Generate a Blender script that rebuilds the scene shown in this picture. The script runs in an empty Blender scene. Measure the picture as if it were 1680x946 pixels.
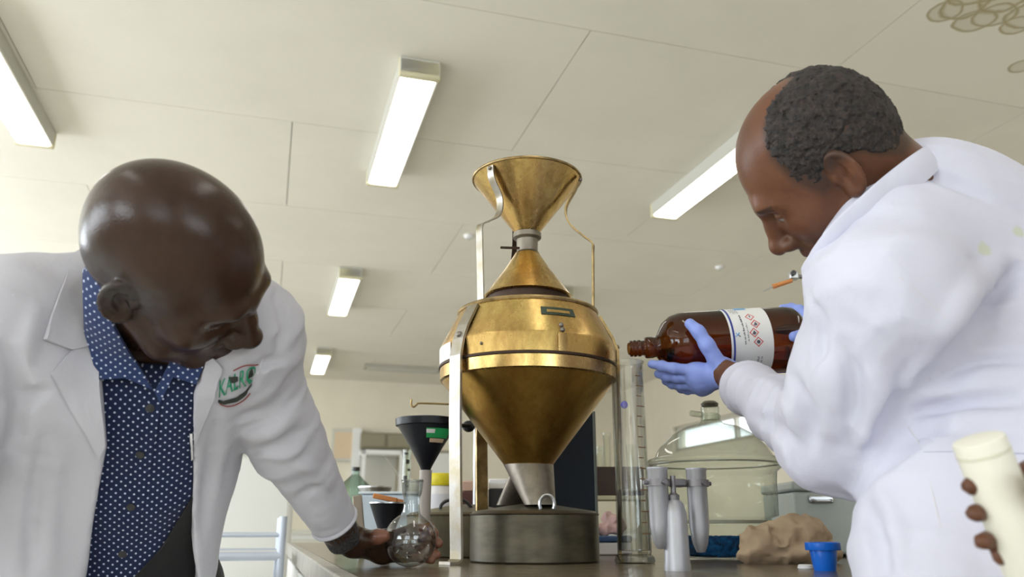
import bpy, math, random
import numpy as np
from mathutils import Matrix, Vector
from mathutils.geometry import delaunay_2d_cdt

# ------------------------------------------------------------------ camera, world, daylight, exposure
SC = bpy.context.scene
F, HY, CX, CY, CZ = 1320.0, 865.0, 840.0, 473.0, 0.96
PITCH = math.atan((HY - CY) / F)
cam_data = bpy.data.cameras.new('camera')
cam_data.sensor_width = 36.0
cam_data.lens = F / 1680.0 * 36.0
cam_data.clip_start = 0.02
cam_data.dof.use_dof = True
cam_data.dof.focus_distance = 1.38
cam_data.dof.aperture_fstop = 5.0
cam = bpy.data.objects.new('camera', cam_data)
SC.collection.objects.link(cam)
cam.location = (0, 0, CZ)
cam.rotation_euler = (math.pi / 2 + PITCH, 0, 0)
SC.camera = cam

world = bpy.data.worlds.new('sky')
SC.world = world
world.use_nodes = True
_b = world.node_tree.nodes['Background']
_b.inputs['Color'].default_value = (0.84, 0.91, 1.0, 1)
_b.inputs['Strength'].default_value = 4.0
SC.view_settings.view_transform = 'Standard'
SC.view_settings.look = 'None'
SC.view_settings.gamma = 1.0
SC.view_settings.exposure = -0.05

YAW = math.radians(16.45)
SA, CA = math.sin(YAW), math.cos(YAW)
def rm(u, v, z):
    """room frame (u along the lamps, v to the right) -> world"""
    return np.array([-u * SA + v * CA, u * CA + v * SA, z])

LAMP_STRENGTH = 6.0
def daylight(u, v, z, facing, sx, sz, power, col=(0.90, 0.94, 1.0), tilt=.45):
    l = bpy.data.lights.new('daylight', 'AREA')
    l.shape = 'RECTANGLE'; l.size = sx; l.size_y = sz; l.energy = power; l.color = col
    o = bpy.data.objects.new('daylight', l)
    SC.collection.objects.link(o)
    o.location = rm(u, v, z)
    d = Vector(rm(*facing, tilt))
    o.rotation_euler = d.to_track_quat('-Z', 'Y').to_euler()
# windows behind the camera and in the left-hand wall
ROOM = dict(u0=-3.6, u1=11.7, v0=-4.6, v1=5.2, H=3.0)
WIN_BACK = [(-3.2, -0.9), (0.5, 2.8)]
WIN_LEFT = [(-2.6, -0.2), (0.6, 3.0), (3.8, 6.2), (7.0, 9.4)]
for (a, b), w in zip(WIN_BACK, (14, 36)):
    daylight(ROOM['u0'] + .06, (a + b) / 2, 1.85, (1, 0), b - a - .1, 1.5, w)
for (a, b), w in zip(WIN_LEFT, (95, 80, 105, 115)):
    daylight((a + b) / 2, ROOM['v0'] + .06, 1.85, (0, 1), b - a - .1, 1.5, w, tilt=.6)

# ------------------------------------------------------------------ pixel <-> world (photo frame 1680 x 946)
FW = np.array([0, math.cos(PITCH), math.sin(PITCH)])
UPV = np.array([0, -math.sin(PITCH), math.cos(PITCH)])
RT = np.array([1.0, 0, 0])
CAMP = np.array([0, 0, CZ])
def ray(x, y):
    return RT * (x - CX) / F - UPV * (y - CY) / F + FW
def Q(x, y, d):
    """point seen at photo pixel (x, y) standing d metres in front of the camera"""
    r = ray(x, y)
    return CAMP + r * (d / r[1])
def proj(P):
    D = np.asarray(P, float) - CAMP
    z = D @ FW
    return CX + F * (D @ RT) / z, CY - F * (D @ UPV) / z, z
BENCH = 0.90
def on_bench(x, d, z=BENCH):
    """point at height z, d metres away, seen at photo column x"""
    zc = d * FW[1] + (z - CZ) * FW[2]
    return np.array([(x - CX) / F * zc, d, z])
def mpp(P):
    """metres per photo pixel at P"""
    return ((np.asarray(P) - CAMP) @ FW) / F
# ------------------------------------------------------------------ helpers
COL = SC.collection
def V(*a): return np.array(a, float)
def nrm(a):
    a = np.asarray(a, float); return a / (np.linalg.norm(a) + 1e-12)

def tag(o, label=None, cat=None, group=None, kind=None):
    if label: o['label'] = label
    if cat: o['category'] = cat
    if group: o['group'] = group
    if kind: o['kind'] = kind
    return o
def thing(name, loc, label, cat, group=None):
    o = bpy.data.objects.new(name, None)
    o.empty_display_size = .05
    COL.objects.link(o); o.location = tuple(loc)
    return tag(o, label, cat, group)
def wloc(o):
    p = np.zeros(3)
    while o is not None:
        p = p + np.array(o.location); o = o.parent
    return p
def link_mesh(name, verts, faces, mat, parent=None, smooth=True, angle=40, uv=None, attr=None, bevel=0, subsurf=0):
    me = bpy.data.meshes.new(name)
    verts = np.asarray(verts, float)
    if parent is not None: verts = verts - wloc(parent)
    me.from_pydata(verts.tolist(), [], [list(map(int, f)) for f in faces] if not isinstance(faces, np.ndarray) else faces.tolist())
    if uv is not None:
        l = me.uv_layers.new(name='UVMap')
        vi = np.zeros(len(me.loops), int); me.loops.foreach_get('vertex_index', vi)
        l.data.foreach_set('uv', np.asarray(uv, float)[vi].ravel())
    if attr:
        for k, a in attr.items():
            at = me.attributes.new(k, 'FLOAT', 'POINT'); at.data.foreach_set('value', np.asarray(a, np.float32))
    me.materials.append(mat)
    if smooth:
        me.polygons.foreach_set('use_smooth', [True] * len(me.polygons))
        if angle: me.set_sharp_from_angle(angle=math.radians(angle))
    me.update()
    o = bpy.data.objects.new(name, me); COL.objects.link(o)
    if parent is not None: o.parent = parent
    if bevel:
        b = o.modifiers.new('bevel', 'BEVEL'); b.width = bevel; b.segments = 2; b.limit_method = 'ANGLE'
    if subsurf:
        b = o.modifiers.new('sub', 'SUBSURF'); b.levels = subsurf; b.render_levels = subsurf
    return o

class MB:
    """collects shapes in world coordinates and links them as one mesh object"""
    def __init__(s): s.v = []; s.f = []; s.uv = []
    def add(s, vs, fs):
        n = len(s.v); s.v += [tuple(map(float, p)) for p in vs]; s.f += [tuple(int(i) + n for i in f) for f in fs]; return s
    def obox(s, c, ax, ay, az, hx, hy, hz):
        c = np.asarray(c, float)
        vs = [c + ax * (i * hx) + ay * (j * hy) + az * (k * hz) for i in (-1, 1) for j in (-1, 1) for k in (-1, 1)]
        fs = [(0, 1, 3, 2), (4, 6, 7, 5), (0, 4, 5, 1), (2, 3, 7, 6), (0, 2, 6, 4), (1, 5, 7, 3)]
        return s.add(vs, fs)
    def box(s, x0, x1, y0, y1, z0, z1):
        return s.obox(V((x0 + x1) / 2, (y0 + y1) / 2, (z0 + z1) / 2), V(1, 0, 0), V(0, 1, 0), V(0, 0, 1), abs(x1 - x0) / 2, abs(y1 - y0) / 2, abs(z1 - z0) / 2)
    def rbox(s, u0, u1, v0, v1, z0, z1):
        c = rm((u0 + u1) / 2, (v0 + v1) / 2, (z0 + z1) / 2)
        return s.obox(c, rm(1, 0, 0), rm(0, 1, 0), V(0, 0, 1), abs(u1 - u0) / 2, abs(v1 - v0) / 2, abs(z1 - z0) / 2)
    def bar(s, a, b, side, w, t):
        """flat bar from a to b; w along 'side', t across"""
        a = np.asarray(a, float); b = np.asarray(b, float); d = b - a; L = np.linalg.norm(d); d = d / L
        sd = np.asarray(side, float); sd = nrm(sd - d * (sd @ d)); n = np.cross(d, sd)
        return s.obox((a + b) / 2, d, sd, n, L / 2, w / 2, t / 2)
    def strip(s, pts, side, w, t):
        """flat strip bent along pts (list), with width direction 'side' (vector or list)"""
        pts = [np.asarray(p, float) for p in pts]; vs = []; fs = []
        n = len(pts)
        for i, p in enumerate(pts):
            d = nrm(pts[min(i + 1, n - 1)] - pts[max(i - 1, 0)])
            sd = np.asarray(side[i] if isinstance(side, list) else side, float); sd = nrm(sd - d * (sd @ d)); nn = np.cross(d, sd)
            vs += [p - sd * w / 2 - nn * t / 2, p + sd * w / 2 - nn * t / 2, p + sd * w / 2 + nn * t / 2, p - sd * w / 2 + nn * t / 2]
            if i:
                a = 4 * (i - 1); b = 4 * i
                fs += [(a + k, a + (k + 1) % 4, b + (k + 1) % 4, b + k) for k in range(4)]
        fs += [(3, 2, 1, 0), tuple(4 * (n - 1) + k for k in range(4))]
        return s.add(vs, fs)
    def tube(s, pts, r, n=8, closed=False):
        pts = [np.asarray(p, float) for p in pts]; m = len(pts)
        rs = r if isinstance(r, (list, tuple, np.ndarray)) else [r] * m
        vs = []; fs = []; prev = None
        for i, p in enumerate(pts):
            d = nrm(pts[(i + 1) % m if closed else min(i + 1, m - 1)] - pts[(i - 1) % m if closed else max(i - 1, 0)])
            if prev is None:
                a = V(0, 0, 1) if abs(d[2]) < .9 else V(1, 0, 0)
                prev = nrm(a - d * (a @ d))
            prev = nrm(prev - d * (prev @ d)); q = np.cross(d, prev)
            for k in range(n):
                t = 2 * math.pi * k / n
                vs.append(p + (prev * math.cos(t) + q * math.sin(t)) * rs[i])
            if i:
                a = n * (i - 1); b = n * i
                fs += [(a + k, a + (k + 1) % n, b + (k + 1) % n, b + k) for k in range(n)]
        if closed:
            a = n * (m - 1)
            fs += [(a + k, a + (k + 1) % n, (k + 1) % n, k) for k in range(n)]
        else:
            fs += [tuple(range(n - 1, -1, -1)), tuple(n * (m - 1) + k for k in range(n))]
        return s.add(vs, fs)
    def lathe(s, c, prof, n=48, axis=(0, 0, 1), ref=None, closed=False, a0=0, a1=2 * math.pi):
        """revolve prof [(r, h)] about axis through c"""
        c = np.asarray(c, float); w = nrm(axis)
        a = np.asarray(ref, float) if ref is not None else (V(1, 0, 0) if abs(w[0]) < .9 else V(0, 1, 0))
        x = nrm(a - w * (a @ w)); y = np.cross(w, x)
        full = abs(a1 - a0 - 2 * math.pi) < 1e-6
        m = n if full else n + 1
        vs = []; rings = []
        for (r, h) in prof:
            if r < 1e-7:
                rings.append([len(vs)] * m); vs.append(c + w * h)
            else:
                ring = []
                for k in range(m):
                    t = a0 + (a1 - a0) * k / n
                    ring.append(len(vs)); vs.append(c + w * h + (x * math.cos(t) + y * math.sin(t)) * r)
                rings.append(ring)
        fs = []
        R = rings + ([rings[0]] if closed else [])
        for A, B in zip(R[:-1], R[1:]):
            for k in range(n):
                k2 = (k + 1) % m
                q = [A[k], A[k2], B[k2], B[k]]
                u = []
                for i in q:
                    if i not in u: u.append(i)
                if len(u) > 2: fs.append(tuple(u))
        return s.add(vs, fs)
    def sphere(s, c, r, n=16, sq=(1, 1, 1)):
        c = np.asarray(c, float)
        k = len(s.v)
        s.lathe((0, 0, 0), [(math.sin(math.pi * i / n) * r if 0 < i < n else 0, -math.cos(math.pi * i / n) * r) for i in range(n + 1)], n * 2)
        for i in range(k, len(s.v)):
            p = s.v[i]; s.v[i] = (c[0] + p[0] * sq[0], c[1] + p[1] * sq[1], c[2] + p[2] * sq[2])
        return s
    def build(s, name, mat, parent=None, **kw):
        return link_mesh(name, s.v, s.f, mat, parent, **kw)

def copy_thing(o, loc, label=None, parent=None):
    c = o.copy(); COL.objects.link(c)
    if parent is None: c.location = tuple(loc)
    else: c.parent = parent
    if label: c['label'] = label
    for ch in list(o.children): copy_thing(ch, None, None, c)
    return c

def smoothline(pts, n=8):
    """Catmull-Rom through pts"""
    P = [np.asarray(p, float) for p in pts]; P = [2 * P[0] - P[1]] + P + [2 * P[-1] - P[-2]]; out = []
    for i in range(1, len(P) - 2):
        for k in range(n):
            t = k / n
            out.append(.5 * ((2 * P[i]) + (-P[i - 1] + P[i + 1]) * t + (2 * P[i - 1] - 5 * P[i] + 4 * P[i + 1] - P[i + 2]) * t * t + (-P[i - 1] + 3 * P[i] - 3 * P[i + 1] + P[i + 2]) * t ** 3))
    out.append(P[-2]); return out

# ------------------------------------------------------------------ materials
def newmat(name):
    m = bpy.data.materials.new(name); m.use_nodes = True
    nt = m.node_tree; return m, nt, nt.nodes['Principled BSDF']
def N(nt, typ, **kw):
    n = nt.nodes.new(typ)
    for k, v in kw.items():
        if k in n.inputs: n.inputs[k].default_value = v
        else: setattr(n, k, v)
    return n
def c4(c): return (c[0], c[1], c[2], 1)
def pmat(name, col, rough=.5, metal=0., var=0., vscale=8., bump=0., bscale=200., col2=None, stretch=(1, 1, 1), rvar=0., coat=0., detail=4., spec=None, bdist=.002):
    m, nt, b = newmat(name)
    b.inputs['Base Color'].default_value = c4(col); b.inputs['Roughness'].default_value = rough; b.inputs['Metallic'].default_value = metal
    if coat: b.inputs['Coat Weight'].default_value = coat
    if spec is not None: b.inputs['Specular IOR Level'].default_value = spec
    tc = N(nt, 'ShaderNodeTexCoord'); mp = N(nt, 'ShaderNodeMapping'); mp.inputs['Scale'].default_value = stretch
    nt.links.new(tc.outputs['Object'], mp.inputs['Vector'])
    if var or col2 or rvar:
        no = N(nt, 'ShaderNodeTexNoise', Scale=vscale, Detail=detail, Roughness=.6)
        nt.links.new(mp.outputs[0], no.inputs['Vector'])
        rp = N(nt, 'ShaderNodeValToRGB')
        if col2 is None: col2 = tuple(max(0, x * (1 - var)) for x in col)
        rp.color_ramp.elements[0].color = c4(col2); rp.color_ramp.elements[1].color = c4(col)
        rp.color_ramp.elements[0].position = .35; rp.color_ramp.elements[1].position = .62
        nt.links.new(no.outputs['Fac'], rp.inputs['Fac']); nt.links.new(rp.outputs[0], b.inputs['Base Color'])
        if rvar:
            mr = N(nt, 'ShaderNodeMapRange'); mr.inputs['To Min'].default_value = max(0.02, rough - rvar); mr.inputs['To Max'].default_value = rough + rvar
            nt.links.new(no.outputs['Fac'], mr.inputs['Value']); nt.links.new(mr.outputs[0], b.inputs['Roughness'])
    if bump:
        nb = N(nt, 'ShaderNodeTexNoise', Scale=bscale, Detail=3.)
        nt.links.new(mp.outputs[0], nb.inputs['Vector'])
        bp = N(nt, 'ShaderNodeBump', Strength=bump, Distance=bdist)
        nt.links.new(nb.outputs['Fac'], bp.inputs['Height']); nt.links.new(bp.outputs[0], b.inputs['Normal'])
    return m
def glassmat(name, tint=(.95, .97, .95), rough=.02, edge=.30, ior=1.45):
    """thin-walled glass: clear wall, Fresnel reflection, tint deepening where the wall is seen edge-on"""
    m, nt, b = newmat(name); nt.nodes.remove(b)
    out = nt.nodes['Material Output']
    tr = N(nt, 'ShaderNodeBsdfTransparent'); gl = N(nt, 'ShaderNodeBsdfGlossy', Roughness=rough); mx = N(nt, 'ShaderNodeMixShader')
    fr = N(nt, 'ShaderNodeFresnel', IOR=ior); ge = N(nt, 'ShaderNodeNewGeometry'); mi = N(nt, 'ShaderNodeMapRange'); mi.inputs['To Min'].default_value = ior; mi.inputs['To Max'].default_value = 1 / ior
    nt.links.new(ge.outputs['Backfacing'], mi.inputs['Value']); nt.links.new(mi.outputs[0], fr.inputs['IOR'])
    lw = N(nt, 'ShaderNodeLayerWeight', Blend=.35)
    mc = N(nt, 'ShaderNodeMix'); mc.data_type = 'RGBA'
    mc.inputs[6].default_value = c4(tint); mc.inputs[7].default_value = c4([t * (1 - edge) for t in tint])
    nt.links.new(lw.outputs['Facing'], mc.inputs[0]); nt.links.new(mc.outputs[2], tr.inputs['Color'])
    nt.links.new(fr.outputs[0], mx.inputs[0]); nt.links.new(tr.outputs[0], mx.inputs[1]); nt.links.new(gl.outputs[0], mx.inputs[2])
    nt.links.new(mx.outputs[0], out.inputs['Surface'])
    return m
def emat(name, col, s):
    m, nt, b = newmat(name)
    b.inputs['Base Color'].default_value = c4((.8, .8, .8)); b.inputs['Emission Color'].default_value = c4(col); b.inputs['Emission Strength'].default_value = s
    return m

M = {}
M['paint_wall'] = pmat('paint_wall', (.76, .70, .57), .7, var=.06, vscale=2)
M['floor'] = pmat('floor', (.66, .64, .58), .35, var=.15, vscale=3)
M['cream'] = pmat('cream', (.62, .57, .38), .5)
M['white_paint'] = pmat('white_paint', (.78, .78, .76), .45)
M['lamp_side'] = pmat('lamp_side', (.55, .54, .48), .5)
M['diffuser'] = emat('diffuser', (1.0, .97, .90), LAMP_STRENGTH)
M['bench_top'] = pmat('bench_top', (.16, .122, .078), .22, var=.45, vscale=25, stretch=(1, 1, 1), rvar=.08)
M['bench_rim'] = pmat('bench_rim', (.42, .40, .36), .45, var=.25, vscale=30)
M['apron'] = pmat('apron', (.80, .80, .78), .35)
M['dark'] = pmat('dark', (.02, .02, .022), .4)
M['steel'] = pmat('steel', (.55, .56, .58), .3, 1.0, var=.2, vscale=20)
M['leg_metal'] = pmat('leg_metal', (.39, .375, .355), .40, 1.0, var=.3, vscale=30, col2=(.33, .29, .21))
M['frame_blue'] = pmat('frame_blue', (.55, .60, .70), .4, .3)
M['glass'] = glassmat('glass')
M['clear_glass'] = glassmat('clear_glass', (.975, .985, .98), edge=.30, ior=2.1)
M['flask_glass'] = glassmat('flask_glass', (.93, .95, .94), edge=.55, ior=1.9)
M['glass_green'] = glassmat('glass_green', (.93, .96, .92), edge=.4)
M['black_plastic'] = pmat('black_plastic', (.006, .007, .011), .38, spec=.35)
M['green_label'] = pmat('green_label', (.02, .35, .10), .5)
M['white_plastic'] = pmat('white_plastic', (.82, .80, .80), .4)
M['yellow_plastic'] = pmat('yellow_plastic', (.80, .68, .03), .4)
M['blue_plastic'] = pmat('blue_plastic', (.008, .15, .70), .28)
M['navy'] = pmat('navy', (.006, .011, .020), .5, spec=.3, var=.4, vscale=6)
M['brown_wood'] = pmat('brown_wood', (.05, .028, .02), .5, var=.3, vscale=20)
M['orange_wood'] = pmat('orange_wood', (.55, .20, .05), .5)
M['paper'] = pmat('paper', (.52, .38, .25), .85, var=.2, vscale=15)
M['box_grey'] = pmat('box_grey', (.42, .45, .42), .45, var=.1)
# ------------------------------------------------------------------ signed-distance sculpting (numpy)
def smin(a, b, k):
    if k <= 0: return np.minimum(a, b)
    h = np.clip(.5 + .5 * (b - a) / k, 0, 1)
    return b + (a - b) * h - k * h * (1 - h)
def smax(a, b, k): return -smin(-a, -b, k)
_rng = np.random.default_rng(7)
_NT = _rng.random((32, 32, 32)).astype(np.float32)
def vnoise(P):
    """smooth value noise in [-1, 1]"""
    P = np.asarray(P, np.float32); i = np.floor(P).astype(np.int32); f = P - i; f = f * f * (3 - 2 * f); i &= 31; j = (i + 1) & 31
    x, y, z = i.T; X, Y, Z = j.T; fx, fy, fz = f.T
    a = _NT[x, y, z] * (1 - fx) + _NT[X, y, z] * fx; b = _NT[x, Y, z] * (1 - fx) + _NT[X, Y, z] * fx
    c = _NT[x, y, Z] * (1 - fx) + _NT[X, y, Z] * fx; d = _NT[x, Y, Z] * (1 - fx) + _NT[X, Y, Z] * fx
    return ((a * (1 - fy) + b * fy) * (1 - fz) + (c * (1 - fy) + d * fy) * fz) * 2 - 1

class Sculpt:
    def __init__(s): s.L = []; s.post = None
    def raw(s, fn, lo, hi, k=.01, op=1):
        s.L.append((fn, np.asarray(lo, float), np.asarray(hi, float), k, op)); return s
    def cap(s, a, b, r1, r2=None, k=.012, op=1, flat=None):
        """tapered capsule; flat=(dir, f) squashes it along dir by f"""
        a = np.asarray(a, float); b = np.asarray(b, float); r2 = r1 if r2 is None else r2
        R = max(r1, r2)
        def fn(P, a=a, b=b, r1=r1, r2=r2):
            d = b - a; pa = P - a
            if flat is not None:
                n = nrm(flat[0]); pa = pa + np.outer(pa @ n, n) * (1 / flat[1] - 1); d = d + n * (d @ n) * (1 / flat[1] - 1)
            L2 = d @ d + 1e-12
            t = np.clip(pa @ d / L2, 0, 1)
            return np.sqrt(((pa - t[:, None] * d) ** 2).sum(1)) - (r1 + (r2 - r1) * t)
        return s.raw(fn, np.minimum(a, b) - R, np.maximum(a, b) + R, k, op)
    def chain(s, pts, rs, k=.012, op=1, flat=None):
        for i in range(len(pts) - 1): s.cap(pts[i], pts[i + 1], rs[i], rs[i + 1], k, op, flat)
        return s
    def ell(s, c, r, R=None, k=.012, op=1):
        """ellipsoid; R columns = its axes in world"""
        c = np.asarray(c, float); r = np.asarray(r, float); R = np.eye(3) if R is None else np.asarray(R, float)
        def fn(P):
            q = (P - c) @ R
            k0 = np.sqrt(((q / r) ** 2).sum(1)); k1 = np.sqrt(((q / r ** 2) ** 2).sum(1)) + 1e-9
            return k0 * (k0 - 1) / k1
        e = np.abs(R) @ r
        return s.raw(fn, c - e, c + e, k, op)
    def copy(s):
        o = Sculpt(); o.L = list(s.L); o.post = s.post; return o
    @staticmethod
    def comb(d, e, k, op):
        return smin(d, e, k) if op == 1 else (smax(d, -e, k) if op == -1 else smax(d, e, k))
    def ev(s, P):
        P = np.asarray(P, float).reshape(-1, 3); d = np.full(len(P), 9.)
        for fn, lo, hi, k, op in s.L: d = s.comb(d, fn(P), k, op)
        if s.post: d = s.post(P, d)
        return d
    def grad(s, P, e=.002):
        G = np.stack([s.ev(P + np.eye(3)[i] * e) - s.ev(P - np.eye(3)[i] * e) for i in range(3)], 1)
        return G / (np.linalg.norm(G, axis=1, keepdims=True) + 1e-9)
    def mesh(s, h, lo=None, hi=None, pad=.02):
        adds = [l for l in s.L if l[4] == 1]
        if lo is None: lo = np.min([l[1] for l in adds], 0) - pad
        if hi is None: hi = np.max([l[2] for l in adds], 0) + pad
        lo = np.asarray(lo, float); n = np.ceil((np.asarray(hi) - lo) / h).astype(int) + 1
        D = np.full(n, .05, np.float32)
        ax = [lo[i] + h * np.arange(n[i]) for i in range(3)]
        for fn, a, b, k, op in s.L:
            m = k + 3 * h
            if op == 2: i0 = np.zeros(3, int); i1 = n
            else:
                i0 = np.clip(np.floor((a - m - lo) / h).astype(int), 0, n); i1 = np.clip(np.ceil((b + m - lo) / h).astype(int) + 1, 0, n)
            if (i1 <= i0).any(): continue
            sub = D[i0[0]:i1[0], i0[1]:i1[1], i0[2]:i1[2]]
            # coarse cull: evaluate in x slabs to bound memory
            YY, ZZ = np.meshgrid(ax[1][i0[1]:i1[1]], ax[2][i0[2]:i1[2]], indexing='ij'); YY = YY.ravel(); ZZ = ZZ.ravel()
            st = max(1, int(400000 / max(1, len(YY))))
            xs = ax[0][i0[0]:i1[0]]
            for q in range(0, len(xs), st):
                X = xs[q:q + st]
                P = np.empty((len(X) * len(YY), 3)); P[:, 0] = np.repeat(X, len(YY)); P[:, 1] = np.tile(YY, len(X)); P[:, 2] = np.tile(ZZ, len(X))
                cur = sub[q:q + st].reshape(-1)
                sub[q:q + st] = s.comb(cur, fn(P), k, op).reshape(sub[q:q + st].shape)
        if s.post:
            I = np.argwhere(np.abs(D) < .022)
            P = lo + I * h
            D[I[:, 0], I[:, 1], I[:, 2]] = s.post(P, D[I[:, 0], I[:, 1], I[:, 2]].astype(float))
        return surface_nets(D, lo, h)

def surface_nets(D, lo, h):
    S = D < 0
    n = np.array(D.shape) - 1
    cnt = np.zeros(n, np.int8)
    for i in (0, 1):
        for j in (0, 1):
            for k in (0, 1):
                cnt += S[i:i + n[0], j:j + n[1], k:k + n[2]]
    act = np.argwhere((cnt > 0) & (cnt < 8))
    idx = np.full(n, -1, np.int32); idx[act[:, 0], act[:, 1], act[:, 2]] = np.arange(len(act))
    cor = np.array([(i, j, k) for i in (0, 1) for j in (0, 1) for k in (0, 1)])
    val = np.stack([D[act[:, 0] + c[0], act[:, 1] + c[1], act[:, 2] + c[2]] for c in cor], 1).astype(float)
    sm = np.zeros((len(act), 3)); ct = np.zeros(len(act))
    for a in range(8):
        for b in range(a + 1, 8):
            if abs(cor[a] - cor[b]).sum() != 1: continue
            x = (val[:, a] < 0) != (val[:, b] < 0)
            t = val[x, a] / (val[x, a] - val[x, b])
            sm[x] += cor[a] + t[:, None] * (cor[b] - cor[a]); ct[x] += 1
    verts = lo + (act + sm / ct[:, None]) * h
    quads = []
    for ax in range(3):
        o = [0, 0, 0]; o[ax] = 1
        A = S[tuple(slice(0, D.shape[i] - o[i]) for i in range(3))]; B = S[tuple(slice(o[i], None) for i in range(3))]
        E = np.argwhere(A != B)
        u, w = (ax + 1) % 3, (ax + 2) % 3
        ok = (E[:, u] > 0) & (E[:, w] > 0) & (E[:, u] < n[u]) & (E[:, w] < n[w]) & (E[:, ax] < n[ax])
        E = E[ok]
        def g(du, dw):
            T = E.copy(); T[:, u] -= du; T[:, w] -= dw; return idx[T[:, 0], T[:, 1], T[:, 2]]
        q = np.stack([g(1, 1), g(0, 1), g(0, 0), g(1, 0)], 1)
        fl = ~A[E[:, 0], E[:, 1], E[:, 2]]
        q[fl] = q[fl][:, ::-1]
        quads.append(q)
    return verts, np.concatenate(quads)

def sculpt_obj(name, S, h, mat, parent, attr=None, uv=None, relax=1, **kw):
    v, f = S.mesh(h, **kw)
    for _ in range(relax):
        nb = np.zeros_like(v); c = np.zeros(len(v))
        for i in range(4):
            a = f[:, i]; b = f[:, (i + 1) % 4]
            for k in range(3):
                nb[:, k] += np.bincount(a, v[b, k], len(v)) + np.bincount(b, v[a, k], len(v))
            c += np.bincount(a, minlength=len(v)) + np.bincount(b, minlength=len(v))
        v = v * .5 + nb / c[:, None] * .5
    A = attr(v) if attr else None
    return link_mesh(name, v, f, mat, parent, angle=0, attr=A, uv=uv(v) if uv else None)

def march(S, px, d0=.5, d1=3., off=0.):
    """points where the rays through photo pixels px meet the sculpt's surface"""
    px = np.asarray(px, float).reshape(-1, 2)
    R = RT * ((px[:, :1] - CX) / F) - UPV * ((px[:, 1:] - CY) / F) + FW
    R = R / np.linalg.norm(R, axis=1, keepdims=True)
    t = np.full(len(px), d0)
    for _ in range(90):
        d = S.ev(CAMP + R * t[:, None]) - off
        t = np.minimum(t + np.clip(d * .8, -.02, .1), d1 + .5)
    P = CAMP + R * t[:, None]
    return P, t < d1

def in_poly(P, poly):
    x, y = P[:, 0], P[:, 1]; r = np.zeros(len(P), bool); n = len(poly)
    for i in range(n):
        (x1, y1), (x2, y2) = poly[i], poly[(i + 1) % n]
        c = ((y1 > y) != (y2 > y)) & (x < (x2 - x1) * (y - y1) / (y2 - y1 + 1e-12) + x1)
        r ^= c
    return r
def poly_sd(P, poly):
    d = np.full(len(P), 1e9); n = len(poly)
    for i in range(n):
        a = np.asarray(poly[i], float); b = np.asarray(poly[(i + 1) % n], float); ab = b - a
        t = np.clip((P - a) @ ab / (ab @ ab + 1e-9), 0, 1)
        d = np.minimum(d, np.sqrt(((P - a - t[:, None] * ab) ** 2).sum(1)))
    return np.where(in_poly(P, poly), -d, d)

def patch(name, S, poly, mat, parent, thick=.004, off=.002, step=8, uvs=None, lift=None, smooth_poly=False):
    """a sheet of cloth or paper laid on a sculpted surface, outlined by photo pixels"""
    poly = [np.array(p, float) for p in poly]
    if smooth_poly: poly = smoothline(poly + [poly[0]], 6)[:-1]
    bd = []
    for i in range(len(poly)):
        a, b = poly[i], poly[(i + 1) % len(poly)]
        m = max(1, int(np.linalg.norm(b - a) / step))
        bd += [a + (b - a) * k / m for k in range(m)]
    bd = np.array(bd); lo = bd.min(0); hi = bd.max(0)
    g = np.stack(np.meshgrid(np.arange(lo[0], hi[0], step), np.arange(lo[1], hi[1], step), indexing='ij'), -1).reshape(-1, 2)
    g = g[poly_sd(g, [tuple(p) for p in bd]) < -step * .45] if len(g) else g
    pts = np.concatenate([bd, g]); nb = len(bd)
    vv, ee, ff, *_ = delaunay_2d_cdt([Vector(p) for p in pts], [(i, (i + 1) % nb) for i in range(nb)], [list(range(nb))], 1, 1e-4)
    px = np.array([[v.x, v.y] for v in vv])
    P, ok = march(S, px)
    Nn = S.grad(P)
    o = np.full(len(px), off)
    if lift is not None: o = o + lift(px)
    top = P + Nn * (o + thick)[:, None]; bot = P + Nn * (o)[:, None]
    n = len(px); faces = []
    cnt = {}
    for f in ff:
        c = list(f)
        a = px[c[1]] - px[c[0]]; b = px[c[2]] - px[c[0]]
        if a[0] * b[1] - a[1] * b[0] > 0: c = c[::-1]
        faces.append(tuple(c)); faces.append(tuple(n + i for i in c[::-1]))
        for i in range(len(c)):
            e = (c[i], c[(i + 1) % len(c)]); cnt[e] = cnt.get(e, 0) + 1
    for (a, b) in list(cnt):
        if (b, a) not in cnt: faces.append((b, a, n + a, n + b))
    uv = None
    vs = np.concatenate([top, bot])
    if uvs: uv = uvs(vs)
    return link_mesh(name, vs, faces, mat, parent, angle=50, uv=uv)

def text_mesh(body, mapf, name, mat, parent, S=None, off=.0015, extrude=0, bold=0.):
    """flat lettering; mapf maps the (0..1, 0..1) text box to photo pixels (laid on sculpt S) or to world points (S None)"""
    cu = bpy.data.curves.new('txt', 'FONT'); cu.body = body; cu.size = 1; cu.resolution_u = 3; cu.offset = bold
    o = bpy.data.objects.new('txt', cu); COL.objects.link(o)
    dg = bpy.context.evaluated_depsgraph_get(); me = o.evaluated_get(dg).to_mesh()
    co = np.array([v.co[:] for v in me.vertices]); fs = [tuple(p.vertices) for p in me.polygons]
    o.to_mesh_clear(); bpy.data.objects.remove(o); bpy.data.curves.remove(cu)
    lo = co[:, :2].min(0); hi = co[:, :2].max(0); t = (co[:, :2] - lo) / (hi - lo)
    if S is not None:
        P, ok = march(S, mapf(t)); P = P + S.grad(P) * off
    else: P = mapf(t)
    return link_mesh(name, P, fs, mat, parent, smooth=False)
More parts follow.
